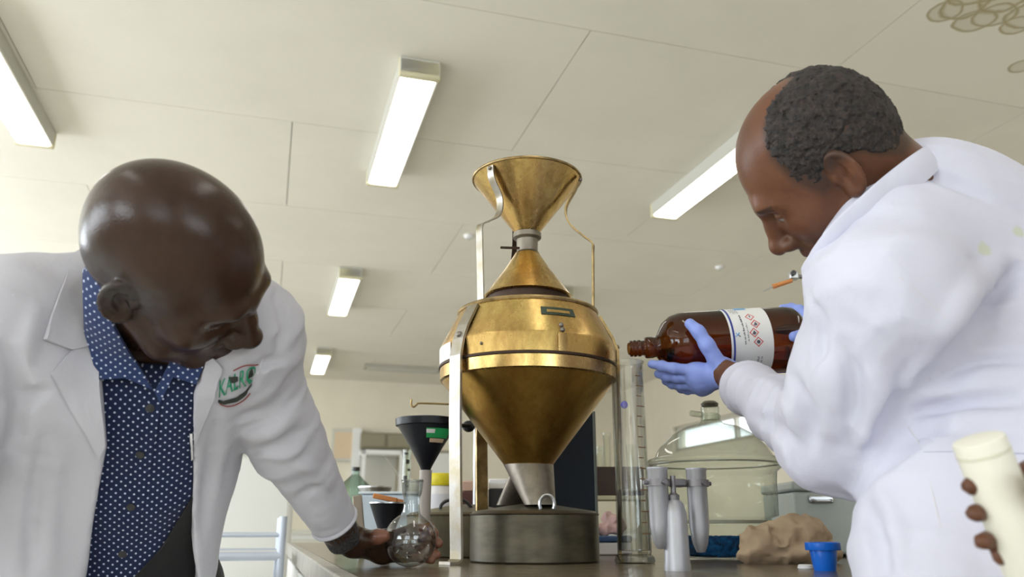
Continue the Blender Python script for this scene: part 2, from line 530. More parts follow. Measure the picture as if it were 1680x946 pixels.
# ------------------------------------------------------------------ the room
U0, U1, V0, V1, H = ROOM['u0'], ROOM['u1'], ROOM['v0'], ROOM['v1'], ROOM['H']
def structure(o): o['kind'] = 'structure'; return o
structure(MB().rbox(U0, U1, V0, V1, -.1, 0).build('floor', M['floor'], smooth=False))
def wall_with_holes(name, fixed, axis, a0, a1, holes, t=.2):
    """wall along u (axis 'u', at v=fixed) or along v; holes = [(a, b, z0, z1)]"""
    mb = MB()
    def bx(p, q, z0, z1):
        if q - p < 1e-4 or z1 - z0 < 1e-4: return
        lo, hi = (fixed, fixed + t) if t > 0 else (fixed + t, fixed)
        if axis == 'u': mb.rbox(p, q, lo, hi, z0, z1)
        else: mb.rbox(lo, hi, p, q, z0, z1)
    x = a0
    for (p, q, z0, z1) in sorted(holes):
        bx(x, p, 0, H + .1); bx(p, q, 0, z0); bx(p, q, z1, H + .1); x = q
    bx(x, a1, 0, H + .1)
    return structure(mb.build(name, M['paint_wall'], smooth=False))
RIGHT_WINDOW = (7.0, 9.95, 1.93, 2.26)
wall_with_holes('wall_back', U1, 'v', V0, V1, [], .2)
wall_with_holes('wall_front', U0, 'v', V0, V1, [(a, b, 1.05, 2.65) for a, b in WIN_BACK], -.2)
wall_with_holes('wall_left', V0, 'u', U0 - .2, U1 + .2, [(a, b, 1.05, 2.65) for a, b in WIN_LEFT], -.2)
wall_with_holes('wall_right', V1, 'u', U0 - .2, U1 + .2, [RIGHT_WINDOW], .2)
M['frame'] = pmat('frame', (.55, .52, .44), .5)
M['pane'] = glassmat('pane', (.95, .97, .96))
def window(n, axis, fixed, a, b, z0, z1, t, mull):
    def bx(mb, p, q, y0, y1):
        lo, hi = sorted((fixed + t * .3, fixed + t * .6))
        if axis == 'u': mb.rbox(p, q, lo, hi, y0, y1)
        else: mb.rbox(lo, hi, p, q, y0, y1)
    mb = MB(); w = .05
    bx(mb, a, b, z0, z0 + w); bx(mb, a, b, z1 - w, z1); bx(mb, a, a + w, z0, z1); bx(mb, b - w, b, z0, z1)
    fr = structure(mb.build('window_%d' % n, M['frame'], smooth=False))
    for i in range(1, mull):
        m = MB(); c = a + (b - a) * i / mull; bx(m, c - .02, c + .02, z0 + w, z1 - w); m.build('mullion', M['frame'], fr, smooth=False)
    for i in range(mull):
        p = a + (b - a) * i / mull + .03; q = a + (b - a) * (i + 1) / mull - .03; c = fixed + t * .45
        m = MB()
        if axis == 'u': m.rbox(p, q, c - .003, c + .003, z0 + w, z1 - w)
        else: m.rbox(c - .003, c + .003, p, q, z0 + w, z1 - w)
        m.build('pane', M['pane'], fr, smooth=False)
k = 1
for a, b in WIN_BACK: window(k, 'v', U0, a, b, 1.05, 2.65, -.2, 2); k += 1
for a, b in WIN_LEFT: window(k, 'u', V0, a, b, 1.05, 2.65, -.2, 2); k += 1
window(k, 'u', V1, *RIGHT_WINDOW, .2, 2)

# ceiling: slab with single boards below it, narrow open joints
cl = structure(MB().rbox(U0, U1, V0, V1, H + .012, H + .1).build('ceiling', pmat('joint', (.30, .28, .22), .9), smooth=False))
M['ceiling_board'] = pmat('ceiling_board', (.82, .785, .69), .75, var=.05, vscale=1.5)
def stained():
    """old water stain: overlapping drip rings, each a pale blot with a brown rim"""
    m, nt, b = newmat('stained_board'); b.inputs['Roughness'].default_value = .75
    gp = N(nt, 'ShaderNodeNewGeometry'); no = N(nt, 'ShaderNodeTexNoise', Scale=7., Detail=3.)
    nt.links.new(gp.outputs['Position'], no.inputs['Vector']); acc = None
    def math_(op, a, c):
        n = N(nt, 'ShaderNodeMath', operation=op)
        for k, v in enumerate((a, c)):
            if isinstance(v, (int, float)): n.inputs[k].default_value = v
            else: nt.links.new(v, n.inputs[k])
        return n.outputs[0]
    for x, y, r in STAINS:
        q = ray(x, y); p = CAMP + q * ((H - CZ) / q[2])
        ds = N(nt, 'ShaderNodeVectorMath', operation='DISTANCE'); nt.links.new(gp.outputs['Position'], ds.inputs[0]); ds.inputs[1].default_value = tuple(p)
        t = math_('MULTIPLY', math_('ADD', ds.outputs['Value'], math_('MULTIPLY', no.outputs['Fac'], r * .7)), 1 / (1.35 * r))
        rp = N(nt, 'ShaderNodeValToRGB'); e = rp.color_ramp.elements
        e[0].position = 0; e[0].color = (.22, .22, .22, 1); e[1].position = 1.0; e[1].color = (0, 0, 0, 1)
        for pos, v in ((.78, .30), (.90, .85), (.97, .45)): k = e.new(pos); k.color = (v, v, v, 1)
        nt.links.new(t, rp.inputs['Fac'])
        acc = rp.outputs[0] if acc is None else math_('MAXIMUM', acc, rp.outputs[0])
    mx = N(nt, 'ShaderNodeMix'); mx.data_type = 'RGBA'; mx.inputs[6].default_value = (.82, .785, .69, 1); mx.inputs[7].default_value = (.33, .255, .09, 1)
    nt.links.new(acc, mx.inputs[0]); nt.links.new(mx.outputs[2], b.inputs['Base Color'])
    return m
STAINS = [(1552, 18, .075), (1585, 8, .10), (1600, 34, .085), (1634, 24, .09), (1650, -6, .12), (1668, 42, .07), (1610, -20, .13), (1676, 108, .06), (1700, 20, .12)]
_r = ray(1640, -40); STAIN = CAMP + _r * ((H - CZ) / _r[2])
M['stained_board'] = stained()
stain_uv = (-STAIN[0] * SA + STAIN[1] * CA, STAIN[0] * CA + STAIN[1] * SA)
PAN_U, PAN_V, GAP = 1.2, 2.4, .0045
i = -6
while True:
    ua = 2.77 + PAN_U * i
    if ua > U1: break
    ub = min(ua + PAN_U, U1); ua = max(ua, U0)
    off = 1.17 if i % 2 == 0 else -.03
    j = -4
    while ub > ua + .01 and off + PAN_V * j < V1:
        va = max(off + PAN_V * j, V0); vb = min(off + PAN_V * (j + 1), V1); j += 1
        if vb - va < .02: continue
        st = ua <= stain_uv[0] <= ub and va <= stain_uv[1] <= vb
        MB().rbox(ua + GAP / 2, ub - GAP / 2, va + GAP / 2, vb - GAP / 2, H, H + .012).build('board', M['stained_board' if st else 'ceiling_board'], cl, smooth=False)
    i += 1

# batten lights
LL = {(0, 1): 'long batten ceiling light nearest overhead, between the two men, above the brass funnel',
      (0, 0): 'batten ceiling light running off the left edge above the bald man',
      (0, 2): 'batten ceiling light half hidden behind the face of the man pouring',
      (1, 1): 'second batten ceiling light back in the middle row, left of the brass divider',
      (2, 1): 'farthest small batten ceiling light in the middle row, by the far wall',
      (1, 2): 'batten ceiling light hidden behind the brass divider shoulder',
      (1, 0): 'batten ceiling light behind the bald head of the left man',
      (2, 0): 'farthest batten ceiling light of the row over the left aisle',
      (2, 2): 'farthest batten ceiling light of the right row, behind the brass divider',
      (-1, 0): 'batten ceiling light overhead, above the aisle beside the bench', (-1, 1): 'batten ceiling light straight above the near bench end',
      (-1, 2): 'batten ceiling light above the man pouring', (-2, 0): 'rear batten ceiling light by the left rear window',
      (-2, 1): 'rear batten ceiling light in the middle row by the rear wall', (-2, 2): 'rear batten ceiling light by the right rear window'}
def batten(u, v, label):
    t = thing('ceiling_light', rm(u, v, H), label, 'light', 'batten lights on the ceiling')
    L, w = 1.28, .185
    MB().rbox(u, u + L, v - w / 2, v + w / 2, H - .080, H - .001).build('housing', M['lamp_side'], t, bevel=.004)
    mb = MB()
    prof = [(-.455, .0802), (-.45, .086), (-.38, .092), (.38, .092), (.45, .086), (.455, .0802)]
    for uu in (u + .03, u + L - .03):
        mb.add([rm(uu, v + a * w * .96, H - z) for a, z in prof], [tuple(range(6))])
    mb.f.append((6, 7, 8, 9, 10, 11)); mb.f += [(a, a + 1, a + 7, a + 6) for a in range(5)]
    mb.build('diffuser', M['diffuser'], t, smooth=False)
    for uu in (u, u + L - .03):
        MB().rbox(uu, uu + .03, v - w / 2 - .004, v + w / 2 + .004, H - .098, H - .002).build('end_cap', M['cream'], t, bevel=.01)
for (r, c), lab in LL.items(): batten(3.19 + 3.19 * r, .51 + 1.85 * c - 1.85, lab)

def ceil_at(x, y, z=None):
    r = ray(x, y); return CAMP + r * (((z or H) - CZ) / r[2])
for (x, y), lab in (((769, 386), 'small white smoke detector on the ceiling left of the brass funnel'), ((1180, 437), 'small white ceiling rose between funnel and man pouring')):
    p = ceil_at(x, y)
    t = thing('smoke_detector', p, lab, 'detector', 'round ceiling fittings')
    MB().lathe(p, [(0, -.028), (.02, -.028), (.03, -.02), (.036, -.008), (.036, 0), (0, 0)], 24).build('cover', M['white_paint'], t)
    MB().lathe(p, [(.008, -.034), (.013, -.029), (.008, -.027)], 16, closed=True).build('sensor', M['lamp_side'], t)
p = ceil_at(660, 601); uu = -p[0] * SA + p[1] * CA; vv = p[0] * CA + p[1] * SA
t = thing('air_vent', p, 'long dull ceiling air vent near the far wall, left of the brass divider', 'vent')
MB().rbox(uu - .09, uu + .09, vv - .5, vv + .5, H - .05, H - .001).build('frame', pmat('vent', (.40, .38, .31), .6), t, bevel=.006)
for s in range(4): MB().rbox(uu - .07 + .04 * s, uu - .05 + .04 * s, vv - .46, vv + .46, H - .062, H - .05).build('slat', M['lamp_side'], t, smooth=False)

# ------------------------------------------------------------------ the bench
BU0, BU1, BV0, BV1 = .87, 3.6, .094, 1.62
t = thing('laboratory_bench', rm((BU0 + BU1) / 2, (BV0 + BV1) / 2, 0), 'long laboratory bench with dull brown glossy top and white sides', 'bench')
MB().rbox(BU0 + .026, BU1, BV0 + .026, BV1, .862, BENCH).build('worktop', M['bench_top'], t, smooth=False)
MB().rbox(BU0, BU1, BV0, BV0 + .0255, .855, BENCH + .001).build('edge_strip', M['bench_rim'], t, bevel=.003)
MB().rbox(BU0, BU0 + .0255, BV0 + .026, BV1, .855, BENCH + .001).build('edge_strip', M['bench_rim'], t, bevel=.003)
MB().rbox(BU0 + .05, BU1 - .02, BV0 + .03, BV1 - .03, .08, .86).build('carcass', M['apron'], t, smooth=False)
MB().rbox(BU0 + .1, BU1 - .08, BV0 + .08, BV1 - .08, 0, .08).build('plinth', M['dark'], t, smooth=False)
for s in range(5):
    a = BU0 + .07 + s * .53
    for z0, z1 in ((.66, .84), (.12, .64)):
        d = MB().rbox(a, a + .5, BV0 + .008, BV0 + .03, z0, z1).build('drawer' if z0 > .5 else 'door', M['apron'], t, bevel=.003)
        zc = (z0 + z1) / 2 if z0 > .5 else z1 - .07
        MB().rbox(a + .19, a + .31, BV0 - .012, BV0 + .008, zc - .01, zc + .01).build('handle', M['dark'], d, bevel=.003)

# ------------------------------------------------------------------ brass seed divider
def brass(name, col, col2, rough, vs):
    m, nt, b = newmat(name)
    b.inputs['Metallic'].default_value = 1
    tc = N(nt, 'ShaderNodeTexCoord')
    n1 = N(nt, 'ShaderNodeTexNoise', Scale=vs, Detail=6., Roughness=.65); n2 = N(nt, 'ShaderNodeTexNoise', Scale=vs * 5, Detail=4., Roughness=.7)
    mp = N(nt, 'ShaderNodeMapping'); mp.inputs['Scale'].default_value = (1, 1, .45)
    nt.links.new(tc.outputs['Object'], mp.inputs['Vector'])
    for n in (n1, n2): nt.links.new(mp.outputs[0], n.inputs['Vector'])
    rp = N(nt, 'ShaderNodeValToRGB'); rp.color_ramp.elements[0].position = .36; rp.color_ramp.elements[1].position = .6
    rp.color_ramp.elements[0].color = c4(col2); rp.color_ramp.elements[1].color = c4(col)
    nt.links.new(n1.outputs['Fac'], rp.inputs['Fac'])
    mx = N(nt, 'ShaderNodeMix'); mx.data_type = 'RGBA'; mx.blend_type = 'MULTIPLY'; mx.inputs[0].default_value = .55
    r2 = N(nt, 'ShaderNodeValToRGB'); r2.color_ramp.elements[0].position = .3; r2.color_ramp.elements[1].position = .55
    r2.color_ramp.elements[0].color = (.45, .38, .3, 1)
    nt.links.new(n2.outputs['Fac'], r2.inputs['Fac']); nt.links.new(rp.outputs[0], mx.inputs[6]); nt.links.new(r2.outputs[0], mx.inputs[7])
    nt.links.new(mx.outputs[2], b.inputs['Base Color'])
    mr = N(nt, 'ShaderNodeMapRange'); mr.inputs['To Min'].default_value = rough + .12; mr.inputs['To Max'].default_value = rough - .06
    nt.links.new(n2.outputs['Fac'], mr.inputs['Value']); nt.links.new(mr.outputs[0], b.inputs['Roughness'])
    bp = N(nt, 'ShaderNodeBump', Strength=.12, Distance=.002); nt.links.new(n1.outputs['Fac'], bp.inputs['Height']); nt.links.new(bp.outputs[0], b.inputs['Normal'])
    return m
M['brass'] = brass('brass', (.60, .43, .16), (.48, .29, .11), .25, 9)
M['copper_brass'] = brass('copper_brass', (.60, .39, .11), (.47, .27, .07), .28, 7)
M['solder'] = pmat('solder', (.27, .24, .20), .45, .85, var=.3, vscale=30)
M['pan_metal'] = pmat('pan_metal', (.105, .092, .062), .42, .7, var=.45, vscale=14, stretch=(1, 1, 3), rvar=.1)
M['old_strap'] = pmat('old_strap', (.42, .30, .14), .4, 1.0, var=.5, vscale=40)
M['blackened'] = pmat('blackened', (.05, .03, .02), .5, .7)

DD = 1.55                                            # distance of the divider's axis
AX = on_bench(868, DD)
def zat(y, x=866): return Q(x, y, DD)[2]
def rad(px, y): return px * mpp(Q(866, y, DD))
t = thing('seed_divider', AX, 'tall brass seed divider with hopper funnel on three metal legs', 'divider')
def prof(l): return [(rad(r, y), zat(y) - BENCH) for r, y in l]
def shell(l, th):
    p = prof(l); q = [(max(r - th, .002), h + .0004) for r, h in p]
    return p + q[::-1]
a = AX
hop = MB().lathe(a, shell([(18, 384), (28, 372), (88, 297)], .0018), 64, closed=True).build('hopper', M['brass'], t)
MB().lathe(a, [(rad(88, 297) + .003 * math.cos(k), zat(296) - BENCH + .003 * math.sin(k)) for k in np.linspace(0, 2 * math.pi, 9)[:-1]], 64, closed=True).build('rolled_rim', M['old_strap'], hop)
nk = MB().lathe(a, prof([(0, 384), (23, 383.5), (23, 391), (17.5, 394), (17, 413), (20, 416), (0, 416.5)]), 40).build('neck', M['solder'], t)
MB().tube([a + V(-rad(44, 410), -.012, zat(409) - BENCH), a + V(-rad(12, 410), -.012, zat(410) - BENCH)], .0028, 8).build('gate_pin', M['blackened'], nk)
MB().lathe(a, prof([(0, 415), (19, 415.5), (38, 444), (72, 488), (70, 490), (0, 489.9)]), 64).build('upper_cone', M['brass'], t)
MB().lathe(a, prof([(0, 490), (66, 490), (66, 516), (0, 516.2)]), 48).build('dark_throat', M['blackened'], t)
body = MB().lathe(a, prof([(100, 519), (113, 519), (142, 573), (143.5, 577), (143.5, 604), (144, 606), (140, 606.5), (0, 606.6), (0, 519.5)]), 96).build('drum', M['brass'], t, angle=25)
MB().lathe(a, [(rad(112, 519) + .0045 * math.cos(k), zat(517) - BENCH + .0045 * math.sin(k)) for k in np.linspace(0, 2 * math.pi, 9)[:-1]], 80, closed=True).build('drum_rim', M['old_strap'], body)
MB().lathe(a, prof([(145.5, 604), (146, 606), (146, 608), (144, 609)]), 96, closed=True).build('clamp_groove', M['blackened'], t)
MB().lathe(a, prof([(143.5, 608), (144, 609), (144, 627), (141, 629), (0, 628)]), 96).build('lower_band', M['brass'], t, angle=25)
MB().lathe(a, prof([(141, 628), (40.5, 762), (40, 762.5), (0, 762.2), (0, 627)]), 96).build('lower_cone', M['copper_brass'], t, angle=25)
def radial(ang, px, y):
    """point at angle ang (deg, 0 = towards camera, + = photo right), radius px at height of row y"""
    r = rad(px, y); A = math.radians(ang)
    return V(a[0] + r * math.sin(A), a[1] - r * math.cos(A), zat(y))
# spouts
def loft(c0, r0, c1, r1, name, mat, par, n=32):
    mb = MB(); vs = []
    for c, r in ((c0, r0), (c1, r1)):
        for k in range(n):
            q = 2 * math.pi * k / n; vs.append(np.asarray(c) + V(r * math.cos(q), r * math.sin(q), 0))
    mb.add(vs, [(k, (k + 1) % n, n + (k + 1) % n, n + k) for k in range(n)] + [tuple(range(n - 1, -1, -1)), tuple(range(n, 2 * n))])
    return mb.build(name, mat, par)
loft(V(a[0], a[1], zat(762.3)), rad(41, 762), V(a[0] + rad(17, 836), a[1] - .05, zat(829)), rad(25, 836), 'spout', M['solder'], t)
loft(V(a[0] - rad(12, 775), a[1] + .05, zat(775)), rad(20, 762), V(a[0] - rad(30, 836), a[1] + .10, zat(826)), rad(25, 836), 'spout', M['solder'], t)
# nameplate, rivets, white sticker
def on_slope(ang, y, lift=0):
    f = (y - 519) / (573 - 519); px = 113 + (142 - 113) * f + lift
    return radial(ang, px, y)
def plate(name, mat, par, angs, ys, fn, th):
    mb = MB(); n = 7; vs = []
    for l in (0.4, 0.4 + th):
        for y in ys:
            for k in range(n): vs.append(fn(angs[0] + (angs[1] - angs[0]) * k / (n - 1), y, l))
    fs = []
    for k in range(n - 1):
        fs += [(k, k + 1, n + k + 1, n + k), (2 * n + k + 1, 2 * n + k, 3 * n + k, 3 * n + k + 1), (k + 1, k, 2 * n + k, 2 * n + k + 1), (n + k, n + k + 1, 3 * n + k + 1, 3 * n + k)]
    fs += [(0, n, 3 * n, 2 * n), (n - 1, 3 * n - 1, 4 * n - 1, 2 * n - 1)]
    return mb.add(vs, fs).build(name, mat, par, angle=30)
np_ = plate('nameplate', pmat('dark_plate', (.05, .07, .05), .4, .6), body, (8, 33), (534, 547), on_slope, .8)
plate('nameplate_panel', M['brass'], np_, (12, 29), (538.5, 543), lambda A, y, l: on_slope(A, y, l + 1.0), .3)
plate('sticker', M['white_plastic'], body, (-84, -57), (577.5, 603), lambda A, y, l: radial(A, 143.8 + l, y), .3)
plate('seam_strap', M['brass'], body, (17, 22.5), (577, 604), lambda A, y, l: radial(A, 143.8 + l, y), .8)
for y in (564, 572):
    MB().sphere(on_slope(20, y, .5), .005, 8).build('rivet', M['solder'], body)
for y in (590,): MB().sphere(radial(-30, 144, y), .003, 8).build('rivet', M['solder'], body)
# curved hopper brackets
def brk(ang, pts, w, mat, name='bracket'):
    A = math.radians(ang); side = V(math.cos(A), math.sin(A), 0)
    P = smoothline([radial(ang, px, y) for px, y in pts], 6)
    o = MB().strip(P, side, w, .003).build(name, mat, t, angle=50)
    MB().sphere(radial(ang, pts[-1][0] + 2, pts[-1][1] + 4), .004, 6).build('rivet', M['solder'], o)
brk(-42, [(110, 520), (111, 470), (112, 425), (111, 400), (96, 390), (70, 372), (66, 345), (84, 318), (87, 300)], .016, M['leg_metal'])
brk(72, [(110, 519), (110, 470), (110, 425), (109, 410), (93, 396), (71, 374), (66, 348), (82, 320), (88, 302)], .012, M['old_strap'])
brk(195, [(108, 519), (105, 470), (98, 450), (92, 425), (72, 385), (70, 345), (85, 312), (88, 300)], .016, M['blackened'])
# legs
def leg(ang, w, mat, out=4, fl=23):
    A = math.radians(ang); side = V(math.cos(A), math.sin(A), 0)
    pts = [radial(ang, 117, 522), radial(ang, 137, 556), radial(ang, 146, 578), radial(ang, 148 + out, 604), radial(ang, 150 + out, 700), radial(ang, 150 + out, 800)]
    pts += [radial(ang, 149 + out, 900)]
    end = radial(ang, 149 + out, 900); end[2] = BENCH + .008; pts.append(end)
    foot = radial(ang, 149 + out + fl, 900); foot[2] = BENCH + .003; pts.append(V(*(end * .72 + foot * .28)[:2], BENCH + .0028)); pts.append(foot)
    o = MB().strip(pts, side, w, .005).build('leg', mat, t, smooth=False)
    MB().sphere(radial(ang, 145, 571), .006, 8).build('bolt', M['solder'], o)
leg(-47, .030, M['leg_metal']); leg(88, .026, M['old_strap'], -1, 6); leg(212, .026, M['old_strap'])

# receiving pans: round, low, with a ridged conical lid and a ring handle
def pan(c, r, h, lid, label, mat, handle=True):
    p = thing('receiving_pan', c, label, 'pan', 'metal pans of the divider')
    MB().lathe(c, [(0, 0), (r - .003, 0), (r, .003), (r, h - .002), (r + .0015, h), (r - .002, h + .002), (0, h + .0021)], 72).build('body', mat, p, angle=30)
    l = MB().lathe(c, [(r + .0005, h), (r - .006, h + .006), (.028, h + lid), (0, h + lid + .001)], 72).build('lid', mat, p, angle=30)
    MB().lathe(c, [(r - .001 + .0022 * math.cos(q), h + .0022 * math.sin(q)) for q in np.linspace(0, 2 * math.pi, 7)[:-1]], 60, closed=True).build('seam', M['blackened'], l)
    if handle:
        MB().tube([np.asarray(c) + V(.013 * math.cos(q) + .02, -r * .80, h + lid * .22 + .012 + .016 * math.sin(q)) for q in np.linspace(-.5, math.pi + .5, 12)], .0032, 8).build('handle', M['steel'], p)
c = on_bench(877, 1.555)
pan(c, .119, .083, .019, 'round dull metal pan under the brass spout, at the front', M['pan_metal'])
M['pan_dark'] = pmat('pan_dark', (.16, .14, .09), .5, .7, var=.4, vscale=12)
pan(on_bench(763, 1.865), .130, .085, .024, 'round olive dark metal pan behind the flask and the left leg', M['pan_dark'], False)
# ------------------------------------------------------------------ glassware and small things on the bench
c = on_bench(672, 1.335); R = .0412
t = thing('round_flask', c, 'clear round-bottomed glass flask held in the hand of the bald man', 'flask')
pr = []
for k in range(0, 27):
    q = -math.pi / 2 + (math.pi - .36) * k / 26
    pr.append((max(R * math.cos(q), 0), R + .0005 + R * math.sin(q)))
pr += [(.0142, .0835), (.0128, .092), (.0132, .106), (.0155, .113), (.0165, .118), (.0175, .130), (.0178, .132), (.0165, .133)]
pr[0] = (0, .0005)
MB().lathe(c, pr, 64).build('bulb', M['flask_glass'], t, angle=0)
MB().lathe(c + V(0, 0, .1325), [(.0168 + .0016 * math.cos(q), .0016 * math.sin(q)) for q in np.linspace(0, 2 * math.pi, 9)[:-1]], 40, closed=True).build('neck_rim', M['flask_glass'], t)
MB().lathe(c, [(.0138, .108), (.0150, .1135), (.0160, .118), (.0170, .130), (.0173, .132)], 40).build('ground_joint', glassmat('frosted', (.80, .82, .80), .45, edge=.3, ior=2.2), t)

# measuring cylinder under the bottle mouth
c = on_bench(1042, 1.49); MEAS = c
t = thing('measuring_cylinder', c, 'tall clear glass measuring cylinder standing under the mouth of the brown bottle', 'cylinder')
zt = Q(1040, 594, 1.49)[2] - BENCH
MB().lathe(c, [(.028, .014), (.030, .02), (.0300, zt - .008), (.0325, zt), (.0305, zt + .001), (.0280, zt - .006), (.0278, .022), (0, .020)], 56).build('tube', M['clear_glass'], t, angle=35)
MB().lathe(c, [(0, 0), (.034, 0), (.036, .004), (.034, .011), (.028, .016), (0, .0165)], 6).build('foot', M['flask_glass'], t, angle=20)
MB().lathe(c, [(.0, .0215), (.0274, .0215), (.0274, .125), (0, .1252)], 40).build('liquid', glassmat('water', (.95, .97, .97), edge=.4, ior=1.33), t)
gm = pmat('graduation', (.20, .10, .05), .6)
for k in range(16):
    z = .05 + k * .0185
    if z > zt - .03: break
    w = 40 if k % 2 == 0 else 22
    mb = MB(); A0 = math.radians(-70); n = 6
    vs = [c + V(.0303 * math.cos(A0 + math.radians(w) * i / n), .0303 * math.sin(A0 + math.radians(w) * i / n), z + s) for s in (-.0009, .0009) for i in range(n + 1)]
    mb.add(vs, [(i, i + 1, n + 2 + i, n + 1 + i) for i in range(n)]).build('graduation', gm, t, smooth=False)
MB().sphere(c + V(-.011, -.022, zt - .083), .0065, 10, (1, .4, 1.1)).build('blue_spot', pmat('blue_spot', (.08, .08, .75), .4), t)

# hand centrifuge: cast column, cross arm, two hanging aluminium buckets
M['alu'] = pmat('alu', (.46, .46, .49), .5, .75, var=.2, vscale=60, stretch=(1, 1, .2), rvar=.1)
M['cast'] = pmat('cast', (.22, .21, .22), .5, .8)
c = on_bench(1112, 1.24)
t = thing('hand_centrifuge', c, 'small aluminium hand centrifuge with two hanging tubes on a cross arm, before the desiccator', 'centrifuge')
m_ = mpp(c)
def cz_(y): return Q(1112, y, 1.24)[2] - BENCH
MB().lathe(c, [(0, 0), (.0195, 0), (.0195, .008), (.0185, .012), (.0175, cz_(842)), (.014, cz_(826)), (.009, cz_(820)), (0, cz_(819.8))], 40).build('column', M['alu'], t)
MB().lathe(c, [(0, cz_(822)), (.008, cz_(822)), (.0085, cz_(812)), (.004, cz_(808)), (.004, cz_(780)), (0, cz_(779.8))], 24).build('spindle', M['cast'], t)
armL, armR = Q(1079, 789, 1.24), Q(1143, 795, 1.26)
zarm = (armL[2] + armR[2]) / 2; armL[2] = armR[2] = zarm
d = nrm(armR - armL); s_ = V(-d[1], d[0], 0)
MB().obox((armL + armR) / 2, d, s_, V(0, 0, 1), .011, .010, .006).build('arm', M['cast'], t, bevel=.003)
for P_, q in ((armL, 1.0), (armR, 1.06)):
    b = MB().lathe(P_, [(0, -.095 * q), (.0065, -.094 * q), (.0115, -.082 * q), (.0148, -.06 * q), (.0152, .018), (.0160, .0195), (.0160, .0225), (.0140, .0225), (.0135, .012), (0, .011)], 36).build('bucket', M['alu'], t)
    MB().lathe(P_, [(.0155, -.005), (.0185, -.005), (.0185, .005), (.0155, .005)], 36, closed=True).build('trunnion_ring', M['cast'], b)
    for sg in (-1, 1):
        MB().tube([P_ + s_ * sg * .018, P_ + s_ * sg * .025], .0035, 10).build('pivot_pin', M['cast'], b)
        MB().tube([P_ + d * sg * .017, P_ + d * sg * .024], .0032, 10).build('pivot_pin', M['cast'], b)

# desiccator
c = on_bench(1182, 1.66); g = M['glass_green']; m_ = mpp(c)
def dz(y): return Q(1182, y, 1.66)[2] - BENCH
t = thing('desiccator', c, 'large glass desiccator with domed lid and blue beads in its base', 'desiccator')
MB().lathe(c, [(0, .003), (.060, .003), (.070, .006), (.088, dz(880)), (.094, dz(868)), (.104, dz(850)), (.117, dz(846)), (.119, dz(790)), (.121, dz(775)), (.132, dz(768)), (.132, dz(763)), (.116, dz(763))], 80).build('vessel', g, t, angle=0)
ld = MB().lathe(c, [(.116, dz(761)), (.134, dz(761)), (.134, dz(755)), (.118, dz(750)), (.108, dz(735)), (.085, dz(715)), (.055, dz(701)), (.026, dz(695)), (.020, dz(690)), (.0215, dz(682)), (.015, dz(678))], 80).build('lid', g, t, angle=0)
MB().lathe(c, [(0, dz(690)), (.018, dz(689)), (.019, dz(668)), (.013, dz(664)), (0, dz(663))], 32).build('stopper', M['glass_green'], ld)
MB().lathe(c, [(0, dz(666)), (.017, dz(666)), (.018, dz(662)), (.012, dz(658)), (0, dz(657.5))], 24).build('tap_cap', pmat('tap_cap', (.12, .11, .07), .4), ld)
MB().tube([c + V(-.02, -.01, dz(681)), c + V(-.045, -.03, dz(681))], .006, 12).build('tap_arm', g, ld)
MB().lathe(c, [(.118, dz(762.6)), (.131, dz(762.6)), (.131, dz(761.4)), (.118, dz(761.4))], 64, closed=True).build('grease_ring', pmat('grease', (.30, .30, .24), .3), t)
MB().lathe(c, [(.012, dz(858)), (.095, dz(858)), (.096, dz(853)), (.012, dz(853))], 64, closed=True).build('plate', pmat('porcelain', (.62, .60, .52), .35), t)
rb = random.Random(3); mb = MB()
M['silica'] = pmat('silica', (.015, .15, .42), .35, var=.75, vscale=90)
rows = 0
mb.lathe(c, [(0, .006), (.058, .006), (.069, .010), (.0845, dz(881)), (0, dz(880))], 40)
for k in range(1500):
    z = rb.uniform(.008, dz(881)); f = (z - .006) / (dz(881) - .006); rr = .0655 + .0185 * f
    if k > 1100: z = dz(880.5); rr = .082 * math.sqrt(rb.random())
    q = rb.uniform(0, 6.283); s = rb.uniform(.0018, .0032)
    p = c + V(rr * math.cos(q), rr * math.sin(q), z); j = len(mb.v)
    mb.add([p + V(s, 0, 0), p - V(s, 0, 0), p + V(0, s, 0), p - V(0, s, 0), p + V(0, 0, s), p - V(0, 0, s)], [(0, 2, 4), (2, 1, 4), (1, 3, 4), (3, 0, 4), (2, 0, 5), (1, 2, 5), (3, 1, 5), (0, 3, 5)])
o = mb.build('silica_beads', M['silica'], smooth=False)
tag(o, 'deep blue silica beads filling the base of the desiccator', 'beads', kind='stuff')

# blue stopper cap and small white cap
c = on_bench(1354, 1.235)
t = thing('blue_stopper', c, 'bright blue plastic bottle stopper standing upside down on the bench', 'stopper')
MB().lathe(c, [(0, 0), (.0150, 0), (.0158, .002), (.0190, .027), (.0190, .0285), (0, .0285)], 40).build('plug', M['blue_plastic'], t, angle=30)
MB().lathe(c, [(0, .0285), (.0245, .0285), (.0250, .0295), (.0250, .0385), (.0240, .0395), (.021, .0395), (.020, .036), (0, .036)], 40).build('flange', M['blue_plastic'], t, angle=30)
c = on_bench(1322, 1.29)
t = thing('plastic_disc', c, 'small flat white plastic cap lying left of the blue stopper', 'cap')
MB().lathe(c, [(0, 0), (.0105, 0), (.0112, .001), (.0112, .005), (.009, .0065), (0, .0066)], 28).build('shell', M['white_plastic'], t)
MB().lathe(c, [(.0112, .001), (.0122, .0012), (.0122, .0025), (.0112, .0027)], 28, closed=True).build('skirt', M['white_plastic'], t)

